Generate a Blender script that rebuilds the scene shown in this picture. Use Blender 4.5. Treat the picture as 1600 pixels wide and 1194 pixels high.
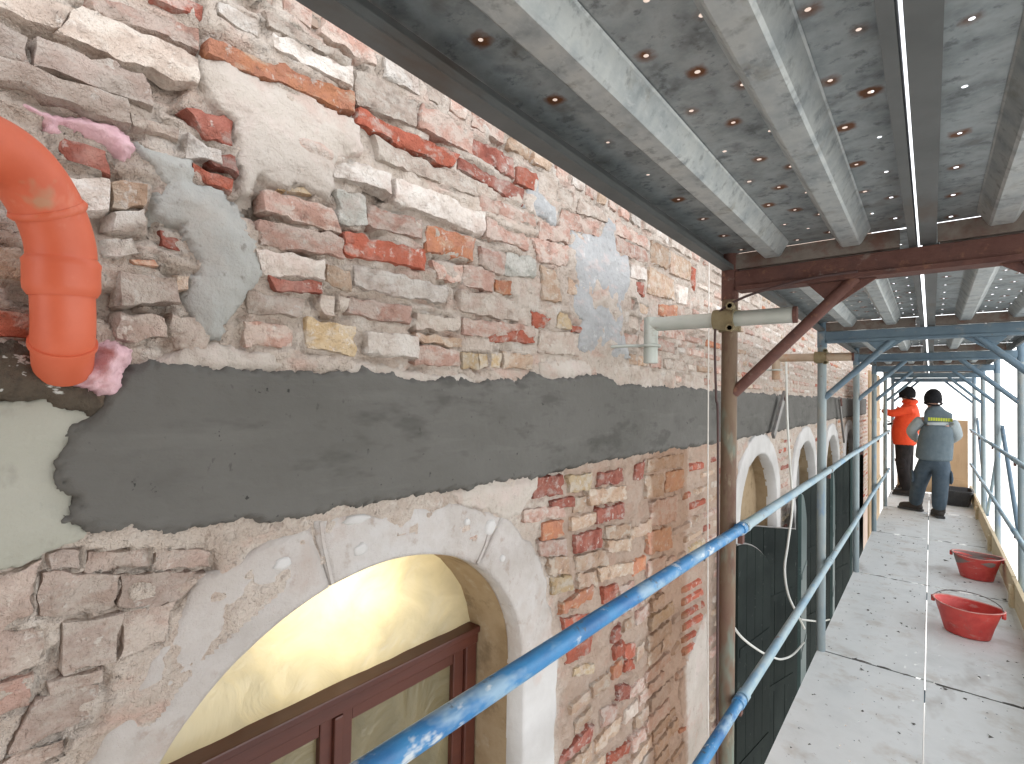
import bpy, bmesh, math, random
import numpy as np
from mathutils import Vector, Matrix
random.seed(7)
S = bpy.context.scene
COL = S.collection
for o in list(bpy.data.objects): bpy.data.objects.remove(o)

# ------------------------------------------------------------------ camera
# x = distance from the wall face, y = along the walkway, z = height above the deck
F, CX, CY, HC = 790., 800., 597., 1.49
CAMX = 0.9
dY = np.array([655., -33., F]); dY /= np.linalg.norm(dY)
_a = .02; dZ = np.array([_a, 1., -(dY[0]*_a+dY[1])/dY[2]]); dZ /= np.linalg.norm(dZ)
dX = np.cross(dY, dZ)
if dX[0] < 0: dX = -dX
cam = bpy.data.cameras.new('camera'); camo = bpy.data.objects.new('camera', cam); COL.objects.link(camo)
cam.sensor_width = 36; cam.lens = F/1600*36; cam.clip_start = .02; cam.clip_end = 3000
camo.matrix_world = Matrix(((dX[0], dX[1], -dX[2], CAMX), (dY[0], dY[1], -dY[2], 0), (dZ[0], dZ[1], -dZ[2], HC), (0, 0, 0, 1)))
S.camera = camo

# ------------------------------------------------------------------ sky, sun, exposure
SUN_EL, SUN_AZ = 48, 262          # azimuth measured from +Y towards +X
w = bpy.data.worlds.new('World'); S.world = w; w.use_nodes = True
nt = w.node_tree; bg = nt.nodes['Background']
sky = nt.nodes.new('ShaderNodeTexSky'); sky.sky_type = 'NISHITA'; sky.sun_disc = False
sky.sun_elevation = math.radians(SUN_EL); sky.sun_rotation = math.radians(SUN_AZ)
sky.dust_density = .6; sky.air_density = 1.0; sky.ozone_density = 1.0
hs = nt.nodes.new('ShaderNodeHueSaturation'); hs.inputs['Saturation'].default_value = .13
nt.links.new(sky.outputs[0], hs.inputs['Color']); nt.links.new(hs.outputs[0], bg.inputs[0])
bg.inputs[1].default_value = .15
sl = bpy.data.lights.new('sun', 'SUN'); sl.energy = .7; sl.angle = math.radians(20); sl.color = (1, .96, .9)
so = bpy.data.objects.new('sun', sl); COL.objects.link(so)
_e, _z = math.radians(SUN_EL), math.radians(SUN_AZ)
so.rotation_euler = Vector((math.sin(_z)*math.cos(_e), math.cos(_z)*math.cos(_e), math.sin(_e))).to_track_quat('Z', 'Y').to_euler()
S.view_settings.view_transform = 'Standard'; S.view_settings.look = 'None'
S.view_settings.exposure = 2.25; S.view_settings.gamma = 1

# ------------------------------------------------------------------ pixel helpers (a pixel gives a direction only)
def ray(px, py):
    d = np.array([px-CX, CY-py, F]); return np.array([d@dX, d@dY, d@dZ])
def at_x(px, py, x):
    r = ray(px, py); t = (x-CAMX)/r[0]; return Vector((x, r[1]*t, HC+r[2]*t))
def at_y(px, py, y):
    r = ray(px, py); t = y/r[1]; return Vector((CAMX+r[0]*t, y, HC+r[2]*t))
def at_z(px, py, z):
    r = ray(px, py); t = (z-HC)/r[2]; return Vector((CAMX+r[0]*t, r[1]*t, z))
def proj(x, y, z):
    v = (x-CAMX)*dX+y*dY+(z-HC)*dZ
    if v[2] < .05: return None
    return CX+F*v[0]/v[2], CY-F*v[1]/v[2]
def wp(px, py):                      # pixel -> (y, z) on the wall face
    p = at_x(px, py, 0.); return (p.y, p.z)

# ------------------------------------------------------------------ noise
_rng = np.random.RandomState(3); _tab = _rng.rand(256, 256)
def vn(x, y, s=0):
    x = np.asarray(x, float)+s*17.31; y = np.asarray(y, float)+s*9.77
    xi = np.floor(x).astype(int); yi = np.floor(y).astype(int); fx = x-xi; fy = y-yi
    fx = fx*fx*(3-2*fx); fy = fy*fy*(3-2*fy)
    a = _tab[xi % 256, yi % 256]; b = _tab[(xi+1) % 256, yi % 256]; c = _tab[xi % 256, (yi+1) % 256]; d = _tab[(xi+1) % 256, (yi+1) % 256]
    return (a*(1-fx)+b*fx)*(1-fy)+(c*(1-fx)+d*fx)*fy
def fbm(x, y, s=0, o=4, g=.5):
    r = 0; a = 1; t = 0
    for i in range(o):
        r = r+a*(vn(x*2**i, y*2**i, s+i*3)-.5); t += a; a *= g
    return r/t*2
def sstep(x, a, b):
    t = np.clip((x-a)/(b-a), 0, 1); return t*t*(3-2*t)

# ------------------------------------------------------------------ materials
def mat(name, cols, scale=8, detail=6, rough=.8, metal=0., layers=(), bump=(60, .3), bump2=None, var=0., stretch=(1, 1, 1), rough_var=0., attr=None, dist=.004, ramp=(.3, .7)):
    """cols: colours mixed by noise; layers: (colour, scale, lo, hi, stretch[, amount]) laid on top by thresholded noise"""
    m = bpy.data.materials.new(name); m.use_nodes = True; n = m.node_tree.nodes; L = m.node_tree.links
    b = n['Principled BSDF']; geo = n.new('ShaderNodeNewGeometry')
    def coord(st, k=0):
        mp = n.new('ShaderNodeMapping'); mp.inputs['Scale'].default_value = st; mp.inputs['Location'].default_value = (k*3.7, k*1.9, k*5.3)
        L.new(geo.outputs['Position'], mp.inputs['Vector']); return mp.outputs[0]
    def noise(sc, st, k, de=6, ro=.6):
        t = n.new('ShaderNodeTexNoise'); t.inputs['Scale'].default_value = sc; t.inputs['Detail'].default_value = de; t.inputs['Roughness'].default_value = ro
        L.new(coord(st, k), t.inputs['Vector']); return t.outputs[0]
    r = n.new('ShaderNodeValToRGB'); L.new(noise(scale, stretch, 1, detail), r.inputs[0])
    k = len(cols)
    while len(r.color_ramp.elements) < k: r.color_ramp.elements.new(.5)
    for i, c in enumerate(cols):
        r.color_ramp.elements[i].position = ramp[0]+(ramp[1]-ramp[0])*i/max(1, k-1); r.color_ramp.elements[i].color = (*c, 1)
    out = r.outputs[0]
    for i, ly in enumerate(layers):
        c, sc, lo, hi, st = ly[:5]
        mr = n.new('ShaderNodeMapRange'); mr.inputs['From Min'].default_value = lo; mr.inputs['From Max'].default_value = hi
        mr.inputs['To Max'].default_value = ly[5] if len(ly) > 5 else 1.
        L.new(noise(sc, st, i+4, 4, .65), mr.inputs[0])
        mx = n.new('ShaderNodeMix'); mx.data_type = 'RGBA'; L.new(mr.outputs[0], mx.inputs[0]); L.new(out, mx.inputs[6]); mx.inputs[7].default_value = (*c, 1)
        out = mx.outputs[2]
    if attr:
        at = n.new('ShaderNodeAttribute'); at.attribute_name = attr[0]
        mm = n.new('ShaderNodeMath'); mm.operation = 'MULTIPLY'; L.new(at.outputs['Fac'], mm.inputs[0]); L.new(noise(35, (1, 1, 1), 9), mm.inputs[1])
        mr = n.new('ShaderNodeMapRange'); mr.inputs['From Min'].default_value = attr[2]; mr.inputs['From Max'].default_value = attr[3]; L.new(mm.outputs[0], mr.inputs[0])
        mx = n.new('ShaderNodeMix'); mx.data_type = 'RGBA'; L.new(mr.outputs[0], mx.inputs[0]); L.new(out, mx.inputs[6]); mx.inputs[7].default_value = (*attr[1], 1); out = mx.outputs[2]
    if var:
        oi = n.new('ShaderNodeObjectInfo'); h = n.new('ShaderNodeHueSaturation')
        mr = n.new('ShaderNodeMapRange'); mr.inputs['To Min'].default_value = 1-var; mr.inputs['To Max'].default_value = 1+var
        L.new(oi.outputs['Random'], mr.inputs[0]); L.new(mr.outputs[0], h.inputs['Value']); L.new(out, h.inputs['Color']); out = h.outputs[0]
    L.new(out, b.inputs['Base Color']); b.inputs['Metallic'].default_value = metal; b.inputs['Roughness'].default_value = rough
    if rough > .82: b.inputs['Specular IOR Level'].default_value = .15
    if rough_var:
        mr = n.new('ShaderNodeMapRange'); mr.inputs['To Min'].default_value = rough-rough_var; mr.inputs['To Max'].default_value = rough+rough_var
        L.new(noise(scale*1.7, stretch, 11), mr.inputs[0]); L.new(mr.outputs[0], b.inputs['Roughness'])
    if bump:
        bp = n.new('ShaderNodeBump'); bp.inputs['Strength'].default_value = bump[1]; bp.inputs['Distance'].default_value = dist
        L.new(noise(bump[0], stretch, 2, 4, .7), bp.inputs['Height'])
        nrm = bp.outputs[0]
        if bump2:
            b2 = n.new('ShaderNodeBump'); b2.inputs['Strength'].default_value = bump2[1]; b2.inputs['Distance'].default_value = bump2[2]
            L.new(noise(bump2[0], (1, 1, 1), 3, 5, .6), b2.inputs['Height']); L.new(nrm, b2.inputs['Normal']); nrm = b2.outputs[0]
        L.new(nrm, b.inputs['Normal'])
    return m
def add_stain(m, col, y0, y1, z0, z1, soft=.03, amount=.8):
    """a brown damp stain with a shape of its own on the wall, by world position"""
    n = m.node_tree.nodes; L = m.node_tree.links; b = n['Principled BSDF']; src = b.inputs['Base Color'].links[0].from_socket
    g = n.new('ShaderNodeNewGeometry'); t = n.new('ShaderNodeTexNoise'); t.inputs['Scale'].default_value = 9; t.inputs['Detail'].default_value = 6
    L.new(g.outputs['Position'], t.inputs['Vector'])
    ad = n.new('ShaderNodeVectorMath'); ad.operation = 'MULTIPLY_ADD'; L.new(t.outputs['Color'], ad.inputs[0]); ad.inputs[1].default_value = (.14, .14, .14); L.new(g.outputs['Position'], ad.inputs[2])
    sx = n.new('ShaderNodeSeparateXYZ'); L.new(ad.outputs[0], sx.inputs[0])
    def edge(sock, a, bb):
        r = n.new('ShaderNodeMapRange'); r.interpolation_type = 'SMOOTHSTEP'; r.inputs['From Min'].default_value = a; r.inputs['From Max'].default_value = bb; L.new(sock, r.inputs[0]); return r.outputs[0]
    o = .07
    es = [edge(sx.outputs['Y'], y0+o, y0+o+soft), edge(sx.outputs['Y'], y1+o+soft, y1+o), edge(sx.outputs['Z'], z0+o, z0+o+soft), edge(sx.outputs['Z'], z1+o+soft, z1+o)]
    cur = es[0]
    for e in es[1:]:
        mu = n.new('ShaderNodeMath'); mu.operation = 'MULTIPLY'; L.new(cur, mu.inputs[0]); L.new(e, mu.inputs[1]); cur = mu.outputs[0]
    mu = n.new('ShaderNodeMath'); mu.operation = 'MULTIPLY'; L.new(cur, mu.inputs[0]); mu.inputs[1].default_value = amount
    mx = n.new('ShaderNodeMix'); mx.data_type = 'RGBA'; L.new(mu.outputs[0], mx.inputs[0]); L.new(src, mx.inputs[6]); mx.inputs[7].default_value = (*col, 1)
    L.new(mx.outputs[2], b.inputs['Base Color'])
I3 = (1, 1, 1)
BEI = (.47, .42, .37); LIM = (.58, .53, .48); DUST = (.46, .38, .33)
def brick_mat(name, a, b, wash, amt, yellow=False):
    dk = tuple(x*.5 for x in a)
    m = mat(name, [dk, a, b, tuple(x*.82 for x in a)], scale=19, detail=5, rough=.93, var=.20, ramp=(.26, .74),
            layers=[(wash, 15, .60-amt*.26, .68-amt*.2, (1, 1.0, 1.7), .88), ((.50, .36, .31), 9, .54, .66, I3, .35), (LIM, 42, .60, .68, I3, .75), ((.15, .10, .075), 48, .64, .72, (1, 1, 1.4), .5)],
            bump=(75, .9), bump2=(26, 1., .016), dist=.008)
    return m
M = {}
M['R'] = brick_mat('brick_red', (.43, .125, .08), (.36, .11, .07), (.45, .31, .26), .25)
M['D'] = brick_mat('brick_dark_red', (.29, .095, .07), (.36, .14, .105), (.42, .31, .27), .32)
M['O'] = brick_mat('brick_orange', (.50, .22, .12), (.44, .20, .13), (.52, .38, .28), .25)
M['P'] = brick_mat('brick_pink', (.44, .265, .21), (.49, .325, .27), (.53, .435, .375), .6)
M['G'] = brick_mat('brick_greyed', (.43, .345, .29), (.49, .405, .345), (.53, .465, .405), .6)
M['W'] = brick_mat('brick_limewashed', (.49, .415, .36), (.58, .515, .46), (.64, .59, .54), .55)
M['Y'] = brick_mat('brick_ochre', (.46, .33, .19), (.50, .39, .26), (.52, .45, .37), .5)
M['T'] = brick_mat('brick_tan', (.42, .285, .20), (.46, .345, .26), (.50, .42, .345), .45)
M['Q'] = brick_mat('brick_dull', (.35, .265, .22), (.40, .32, .275), (.45, .385, .335), .6)
M['S'] = brick_mat('stone_grey', (.36, .35, .31), (.42, .40, .36), (.50, .48, .44), .5)
M['mortar'] = mat('mortar', [(.36, .285, .24), (.46, .38, .32), (.53, .46, .40), (.46, .365, .31)], ramp=(.22, .75), detail=5, scale=12, rough=.95,
                  layers=[((.50, .35, .29), 7, .54, .66, (1, 1, 2), .75), (LIM, 14, .56, .68, I3, .8), ((.25, .19, .155), 34, .60, .70, I3, .5)],
                  bump=(70, 1.), bump2=(24, 1., .022), dist=.009)
M['lime'] = mat('lime_plaster', [(.40, .345, .295), (.47, .415, .365), (.53, .48, .43)], scale=6, rough=.95, layers=[((.52, .43, .39), 9, .52, .68, I3, .7), ((.30, .26, .22), 30, .60, .70, I3, .6), ((.45, .33, .28), 5, .56, .64, I3, .6)], bump=(60, .8), bump2=(18, .9, .014), dist=.007)
M['greyplaster'] = mat('grey_plaster', [(.35, .35, .33), (.43, .42, .39)], scale=7, rough=.93, layers=[((.48, .44, .40), 6, .55, .7, I3, .6), ((.22, .20, .18), 34, .62, .70, I3, .7), ((.50, .49, .46), 4, .55, .65, I3, .6)], bump=(60, .7), bump2=(15, .8, .012), dist=.006)
M['blueplaster'] = mat('bluish_plaster', [(.34, .34, .34), (.42, .42, .42)], scale=9, rough=.93, layers=[((.50, .42, .40), 12, .55, .66, (1, 1, 2.2), .7), ((.56, .55, .54), 22, .60, .68, I3, .7), ((.26, .25, .25), 40, .64, .74, I3, .6)], bump=(70, .8), bump2=(24, .9, .014), dist=.007)
M['paleplaster'] = mat('pale_plaster', [(.36, .355, .30), (.41, .40, .345)], scale=4, rough=.9, layers=[((.28, .27, .23), 10, .56, .7, (1, 2, 1), .6), ((.45, .46, .43), 4, .55, .66, I3, .6)], bump=(50, .6), bump2=(12, .7, .010))
M['cement'] = mat('wet_cement', [(.075, .073, .064), (.115, .11, .10), (.13, .124, .114), (.088, .084, .076)], ramp=(.25, .75), scale=3.5, stretch=(1, .6, 1.3), rough=.88, rough_var=.1,
                  layers=[((.066, .064, .058), 30, .66, .72, (1, 1.6, 1), .7), ((.175, .168, .155), 6, .56, .72, (1, .35, 2.5), .45), ((.055, .053, .047), 7, .58, .68, (1, .5, 1.6), .5), ((.03, .03, .028), 45, .68, .72, (1, 1, 1), .9)], bump=(110, .7), bump2=(12, .6, .008), dist=.003)
M['archstone'] = mat('arch_stone', [(.37, .33, .295), (.47, .435, .41), (.41, .365, .33)], scale=5, rough=.85, layers=[((.40, .34, .31), 9, .58, .72, I3, .65), ((.54, .535, .53), 3.5, .52, .68, I3, .65), ((.30, .235, .19), 24, .57, .70, I3, .6), ((.38, .29, .24), 6, .56, .68, I3, .5)], bump=(80, .6), bump2=(16, .7, .010), dist=.005)
M['whitestone'] = mat('white_stone', [(.46, .44, .42), (.58, .565, .55)], scale=6, rough=.85, layers=[((.50, .42, .38), 10, .6, .72, I3, .6)], bump=(60, .3))
M['reveal'] = mat('reveal_plaster', [(.27, .19, .11), (.36, .27, .17), (.30, .21, .12)], scale=7, rough=.9, layers=[((.17, .12, .07), 10, .56, .7, I3, .7), ((.42, .36, .27), 18, .6, .7, I3, .5)], bump=(60, .4))
for k in ('mortar', 'lime', 'R', 'D', 'O', 'P', 'G', 'Y', 'T', 'S', 'Q'):
    add_stain(M[k], (.23, .12, .062), 1.99, 2.40, -.5, 1.26, .05, .7)
add_stain(M['mortar'], (.36, .235, .165), 1.32, 3.2, -1., HC-.24, .08, .55)      # brick dust on the lower wall
M['mahogany'] = mat('mahogany', [(.06, .016, .010), (.095, .026, .015)], scale=14, stretch=(1, .15, 1), rough=.42, bump=(60, .1))
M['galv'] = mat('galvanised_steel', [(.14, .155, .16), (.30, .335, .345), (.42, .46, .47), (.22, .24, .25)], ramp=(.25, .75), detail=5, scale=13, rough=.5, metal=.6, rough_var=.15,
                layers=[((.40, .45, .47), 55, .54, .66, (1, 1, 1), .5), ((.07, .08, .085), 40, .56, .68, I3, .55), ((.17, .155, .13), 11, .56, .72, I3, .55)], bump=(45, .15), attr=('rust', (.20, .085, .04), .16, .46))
M['galvlight'] = mat('galvanised_rib', [(.24, .27, .285), (.44, .48, .49), (.56, .59, .58), (.22, .25, .27)], ramp=(.25, .75), detail=5, scale=13, rough=.5, metal=.6, rough_var=.12,
                     layers=[((.58, .61, .61), 60, .52, .64, (1.6, .6, 1.6), .55), ((.15, .165, .175), 34, .57, .68, I3, .5), ((.28, .26, .21), 14, .58, .74, I3, .6)], bump=(45, .12))
M['galvedge'] = mat('galvanised_edge', [(.12, .13, .13), (.17, .18, .18)], scale=7, rough=.6, metal=.5, layers=[((.13, .10, .08), 8, .55, .7, (1, .4, 1), .7)], bump=(40, .12))
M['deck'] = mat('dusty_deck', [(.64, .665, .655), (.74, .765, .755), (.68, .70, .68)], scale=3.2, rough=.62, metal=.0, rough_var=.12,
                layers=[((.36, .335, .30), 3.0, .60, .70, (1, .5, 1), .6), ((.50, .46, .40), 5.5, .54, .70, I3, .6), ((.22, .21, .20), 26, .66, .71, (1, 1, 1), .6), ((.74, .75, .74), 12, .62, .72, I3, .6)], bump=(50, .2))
M['rust'] = mat('rusty_steel', [(.10, .042, .034), (.14, .065, .052), (.085, .042, .038)], scale=16, rough=.8, metal=.15, layers=[((.26, .13, .08), 30, .58, .7, I3, .7), ((.25, .22, .19), 22, .64, .72, I3, .5)], bump=(90, .4))
M['rustpost'] = mat('rusty_olive_post', [(.12, .06, .045), (.17, .12, .078), (.15, .085, .06)], scale=6, stretch=(1, 1, .5), rough=.78, metal=.15,
                    layers=[((.17, .26, .22), 7, .56, .66, (1, 1, .3), .65), ((.32, .28, .20), 24, .60, .70, (1, 1, .4), .6), ((.10, .04, .03), 12, .58, .7, (1, 1, .4), .7)], bump=(90, .35))
M['bluepost'] = mat('worn_blue_paint', [(.17, .225, .25), (.26, .31, .32), (.20, .245, .26)], scale=7, stretch=(1, 1, .4), rough=.6, metal=.1,
                    layers=[((.34, .33, .29), 9, .55, .68, (1, 1, .4), .75), ((.20, .11, .07), 20, .64, .72, (1, 1, .5), .8), ((.09, .20, .38), 8, .60, .7, (1, 1, .4), .6)], bump=(70, .25))
M['bluedark'] = mat('blue_steel', [(.10, .16, .22), (.16, .23, .28)], scale=8, rough=.6, metal=.15, layers=[((.30, .30, .28), 14, .58, .7, I3, .7), ((.17, .09, .06), 22, .66, .72, I3, .7)], bump=(70, .2))
M['bluerail'] = mat('blue_rail', [(.018, .13, .33), (.035, .20, .42), (.014, .10, .27)], scale=11, stretch=(1, .6, 1), rough=.5,
                    layers=[((.30, .42, .50), 13, .52, .62, (1, .45, 1), .7), ((.07, .09, .10), 34, .62, .68, I3, .8), ((.62, .64, .63), 24, .59, .66, (1, .5, 1), .8)], bump=(70, .3))
M['greyrail'] = mat('dusty_rail', [(.22, .33, .40), (.33, .42, .45), (.17, .30, .41)], scale=6, stretch=(1, .5, 1), rough=.65, metal=.1,
                    layers=[((.13, .30, .48), 6, .56, .66, (1, .4, 1), .75), ((.16, .30, .20), 5, .62, .7, (1, .5, 1), .5), ((.24, .15, .10), 24, .64, .7, I3, .7)], bump=(70, .25))
M['galvtube'] = mat('galvanised_tube', [(.42, .45, .41), (.50, .52, .48)], scale=12, rough=.5, metal=.35, layers=[((.30, .22, .16), 16, .62, .72, I3, .6)], bump=(60, .15))
M['galvrust'] = mat('rusty_tube', [(.33, .24, .17), (.42, .33, .24)], scale=10, rough=.7, layers=[((.36, .16, .07), 12, .55, .68, I3, .7)], bump=(60, .2))
M['endsteel'] = mat('brown_end_plate', [(.16, .135, .115), (.22, .19, .165), (.15, .10, .08)], scale=14, rough=.7, metal=.2, layers=[((.16, .07, .05), 16, .52, .66, I3, .7)], bump=(60, .25))
M['clamp'] = mat('dirty_coupler', [(.20, .16, .09), (.28, .24, .15)], scale=22, rough=.85, layers=[((.14, .08, .05), 20, .56, .68, I3, .7)], bump=(80, .5))
M['rope'] = mat('pale_rope', [(.62, .58, .54), (.70, .67, .62)], scale=60, rough=.9, bump=(200, .4))
M['cable'] = mat('white_cable', [(.62, .62, .57), (.70, .70, .66)], scale=30, rough=.6, bump=None)
M['darkcable'] = mat('dark_cable', [(.05, .03, .03), (.09, .045, .04)], scale=30, rough=.6, bump=None)
M['pvc'] = mat('orange_pvc', [(.56, .105, .045), (.62, .13, .06), (.50, .09, .04)], scale=5, rough=.5, rough_var=.12, layers=[((.68, .27, .17), 20, .60, .72, (1, 1, .5), .5), ((.42, .27, .16), 9, .64, .72, I3, .7)], bump=(40, .08))
M['foam'] = mat('pink_foam', [(.62, .38, .42), (.70, .47, .50), (.50, .28, .31)], scale=22, rough=.85, layers=[((.34, .18, .20), 40, .62, .72, I3, .6)], bump=(90, .6), bump2=(34, .7, .008))
M['soot'] = mat('dark_debris', [(.035, .03, .026), (.10, .08, .06), (.055, .045, .038)], scale=26, rough=.95, layers=[((.50, .50, .47), 24, .60, .64, (1, 1, 2), .95), ((.24, .19, .14), 15, .58, .7, I3, .7)], bump=(80, .9), bump2=(34, .9, .012))
M['ply'] = mat('plywood', [(.50, .34, .19), (.57, .40, .24)], scale=5, stretch=(1, 1, .25), rough=.7, layers=[((.40, .26, .14), 9, .58, .7, (2, 2, .3), .5)], bump=(50, .1))
M['timber'] = mat('toe_board_timber', [(.62, .50, .31), (.70, .58, .39)], scale=9, stretch=(1, .12, 1), rough=.75, layers=[((.36, .25, .14), 12, .56, .7, (2, .2, 2), .6), ((.20, .13, .08), 8, .64, .72, I3, .6)], bump=(60, .2))
M['green'] = mat('dark_green_paint', [(.010, .014, .013), (.018, .024, .021)], scale=5, rough=.86, layers=[((.07, .08, .075), 26, .66, .7, I3, .6), ((.028, .034, .031), 4, .55, .7, (1, 1, .3), .6)], bump=(60, .12))
M['teal'] = mat('skylit_green_paint', [(.028, .058, .056), (.045, .08, .076)], scale=5, rough=.5, layers=[((.14, .18, .175), 20, .62, .7, I3, .5)], bump=(60, .1))  # same green paint, lighter and bluer to imitate sky reflection on outward faces
M['redplastic'] = mat('red_bucket_plastic', [(.52, .045, .04), (.60, .075, .06), (.46, .04, .035)], scale=9, rough=.45, layers=[((.50, .33, .29), 13, .60, .70, (1, 1, 2), .55), ((.36, .12, .10), 20, .58, .7, I3, .5)], bump=(40, .1))
M['bucketrim'] = mat('worn_bucket_rim', [(.50, .16, .13), (.55, .30, .26)], scale=24, rough=.6, bump=(60, .2))
M['bucketin'] = mat('mortar_crusted_bucket', [(.30, .09, .08), (.26, .17, .15), (.22, .20, .18)], scale=12, rough=.8, bump=(50, .4))
M['black'] = mat('black_plastic', [(.03, .03, .033), (.055, .055, .055)], scale=14, rough=.55, bump=(50, .2))
M['steel'] = mat('wire_steel', [(.14, .14, .14), (.22, .2, .18)], scale=30, rough=.5, metal=.6, bump=None)
M['ground'] = mat('pale_paving', [(.50, .49, .46), (.58, .57, .54)], scale=.6, rough=.9, bump=(8, .2))
M['core'] = mat('wall_core', [(.40, .30, .24), (.46, .37, .31)], scale=5, rough=.95, bump=(30, .6))
M['orange_jacket'] = mat('orange_jacket', [(.72, .055, .012), (.80, .08, .016)], scale=20, rough=.75, bump=(14, .5), dist=.02)
M['grey_vest'] = mat('grey_vest', [(.11, .145, .165), (.145, .18, .20)], scale=14, rough=.85, bump=(16, .6), dist=.02)
M['grey_sleeve'] = mat('pale_grey_sleeve', [(.30, .34, .35), (.36, .40, .41)], scale=14, rough=.85, bump=(18, .6), dist=.02)
M['trouser'] = mat('grey_blue_trousers', [(.06, .085, .11), (.085, .11, .135)], scale=14, rough=.9, bump=(14, .7), dist=.02)
M['darktrouser'] = mat('dark_trousers', [(.02, .018, .018), (.035, .03, .03)], scale=14, rough=.9, bump=(14, .6), dist=.02)
M['beanie'] = mat('black_knit', [(.012, .012, .014), (.022, .022, .024)], scale=60, rough=.95, bump=(160, .5))
M['skin'] = mat('skin', [(.50, .27, .19), (.55, .31, .23)], scale=20, rough=.55, bump=None)
M['boot'] = mat('dark_boot', [(.025, .02, .018), (.05, .042, .036)], scale=20, rough=.7, bump=(50, .3))
M['glove'] = mat('dark_glove', [(.03, .025, .022), (.05, .04, .035)], scale=30, rough=.8, bump=None)
M['print'] = mat('yellow_green_print', [(.55, .62, .05), (.6, .66, .08)], scale=20, rough=.6, bump=None)
M['stripe'] = mat('reflective_stripe', [(.50, .55, .57), (.56, .6, .62)], scale=20, rough=.4, bump=None)
def sheet_mat(name, col, tr, gloss):
    m = bpy.data.materials.new(name); m.use_nodes = True; n = m.node_tree.nodes; L = m.node_tree.links; n.remove(n['Principled BSDF'])
    out = n['Material Output']; d = n.new('ShaderNodeBsdfDiffuse'); t = n.new('ShaderNodeBsdfTranslucent'); g = n.new('ShaderNodeBsdfGlossy')
    geo = n.new('ShaderNodeNewGeometry'); no = n.new('ShaderNodeTexNoise'); no.inputs['Scale'].default_value = 7; no.inputs['Detail'].default_value = 5; L.new(geo.outputs['Position'], no.inputs['Vector'])
    r = n.new('ShaderNodeValToRGB'); r.color_ramp.elements[0].position = .3; r.color_ramp.elements[1].position = .7
    r.color_ramp.elements[0].color = (*[c*.66 for c in col], 1); r.color_ramp.elements[1].color = (*col, 1); L.new(no.outputs[0], r.inputs[0])
    for s in (d, t): L.new(r.outputs[0], s.inputs['Color'])
    no.inputs['Distortion'].default_value = .8
    bp = n.new('ShaderNodeBump'); bp.inputs['Strength'].default_value = .6; bp.inputs['Distance'].default_value = .03; L.new(no.outputs[0], bp.inputs['Height'])
    for s in (d, t, g): L.new(bp.outputs[0], s.inputs['Normal'])
    g.inputs['Roughness'].default_value = .25; g.inputs['Color'].default_value = (1, .97, .85, 1)
    m1 = n.new('ShaderNodeMixShader'); m1.inputs[0].default_value = tr; L.new(d.outputs[0], m1.inputs[1]); L.new(t.outputs[0], m1.inputs[2])
    m2 = n.new('ShaderNodeMixShader'); m2.inputs[0].default_value = gloss; L.new(m1.outputs[0], m2.inputs[1]); L.new(g.outputs[0], m2.inputs[2])
    L.new(m2.outputs[0], out.inputs['Surface']); return m
M['sheet'] = sheet_mat('yellow_film', (.64, .61, .45), .5, .10)
M['panefilm'] = sheet_mat('khaki_pane', (.33, .28, .16), .5, .10)

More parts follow.
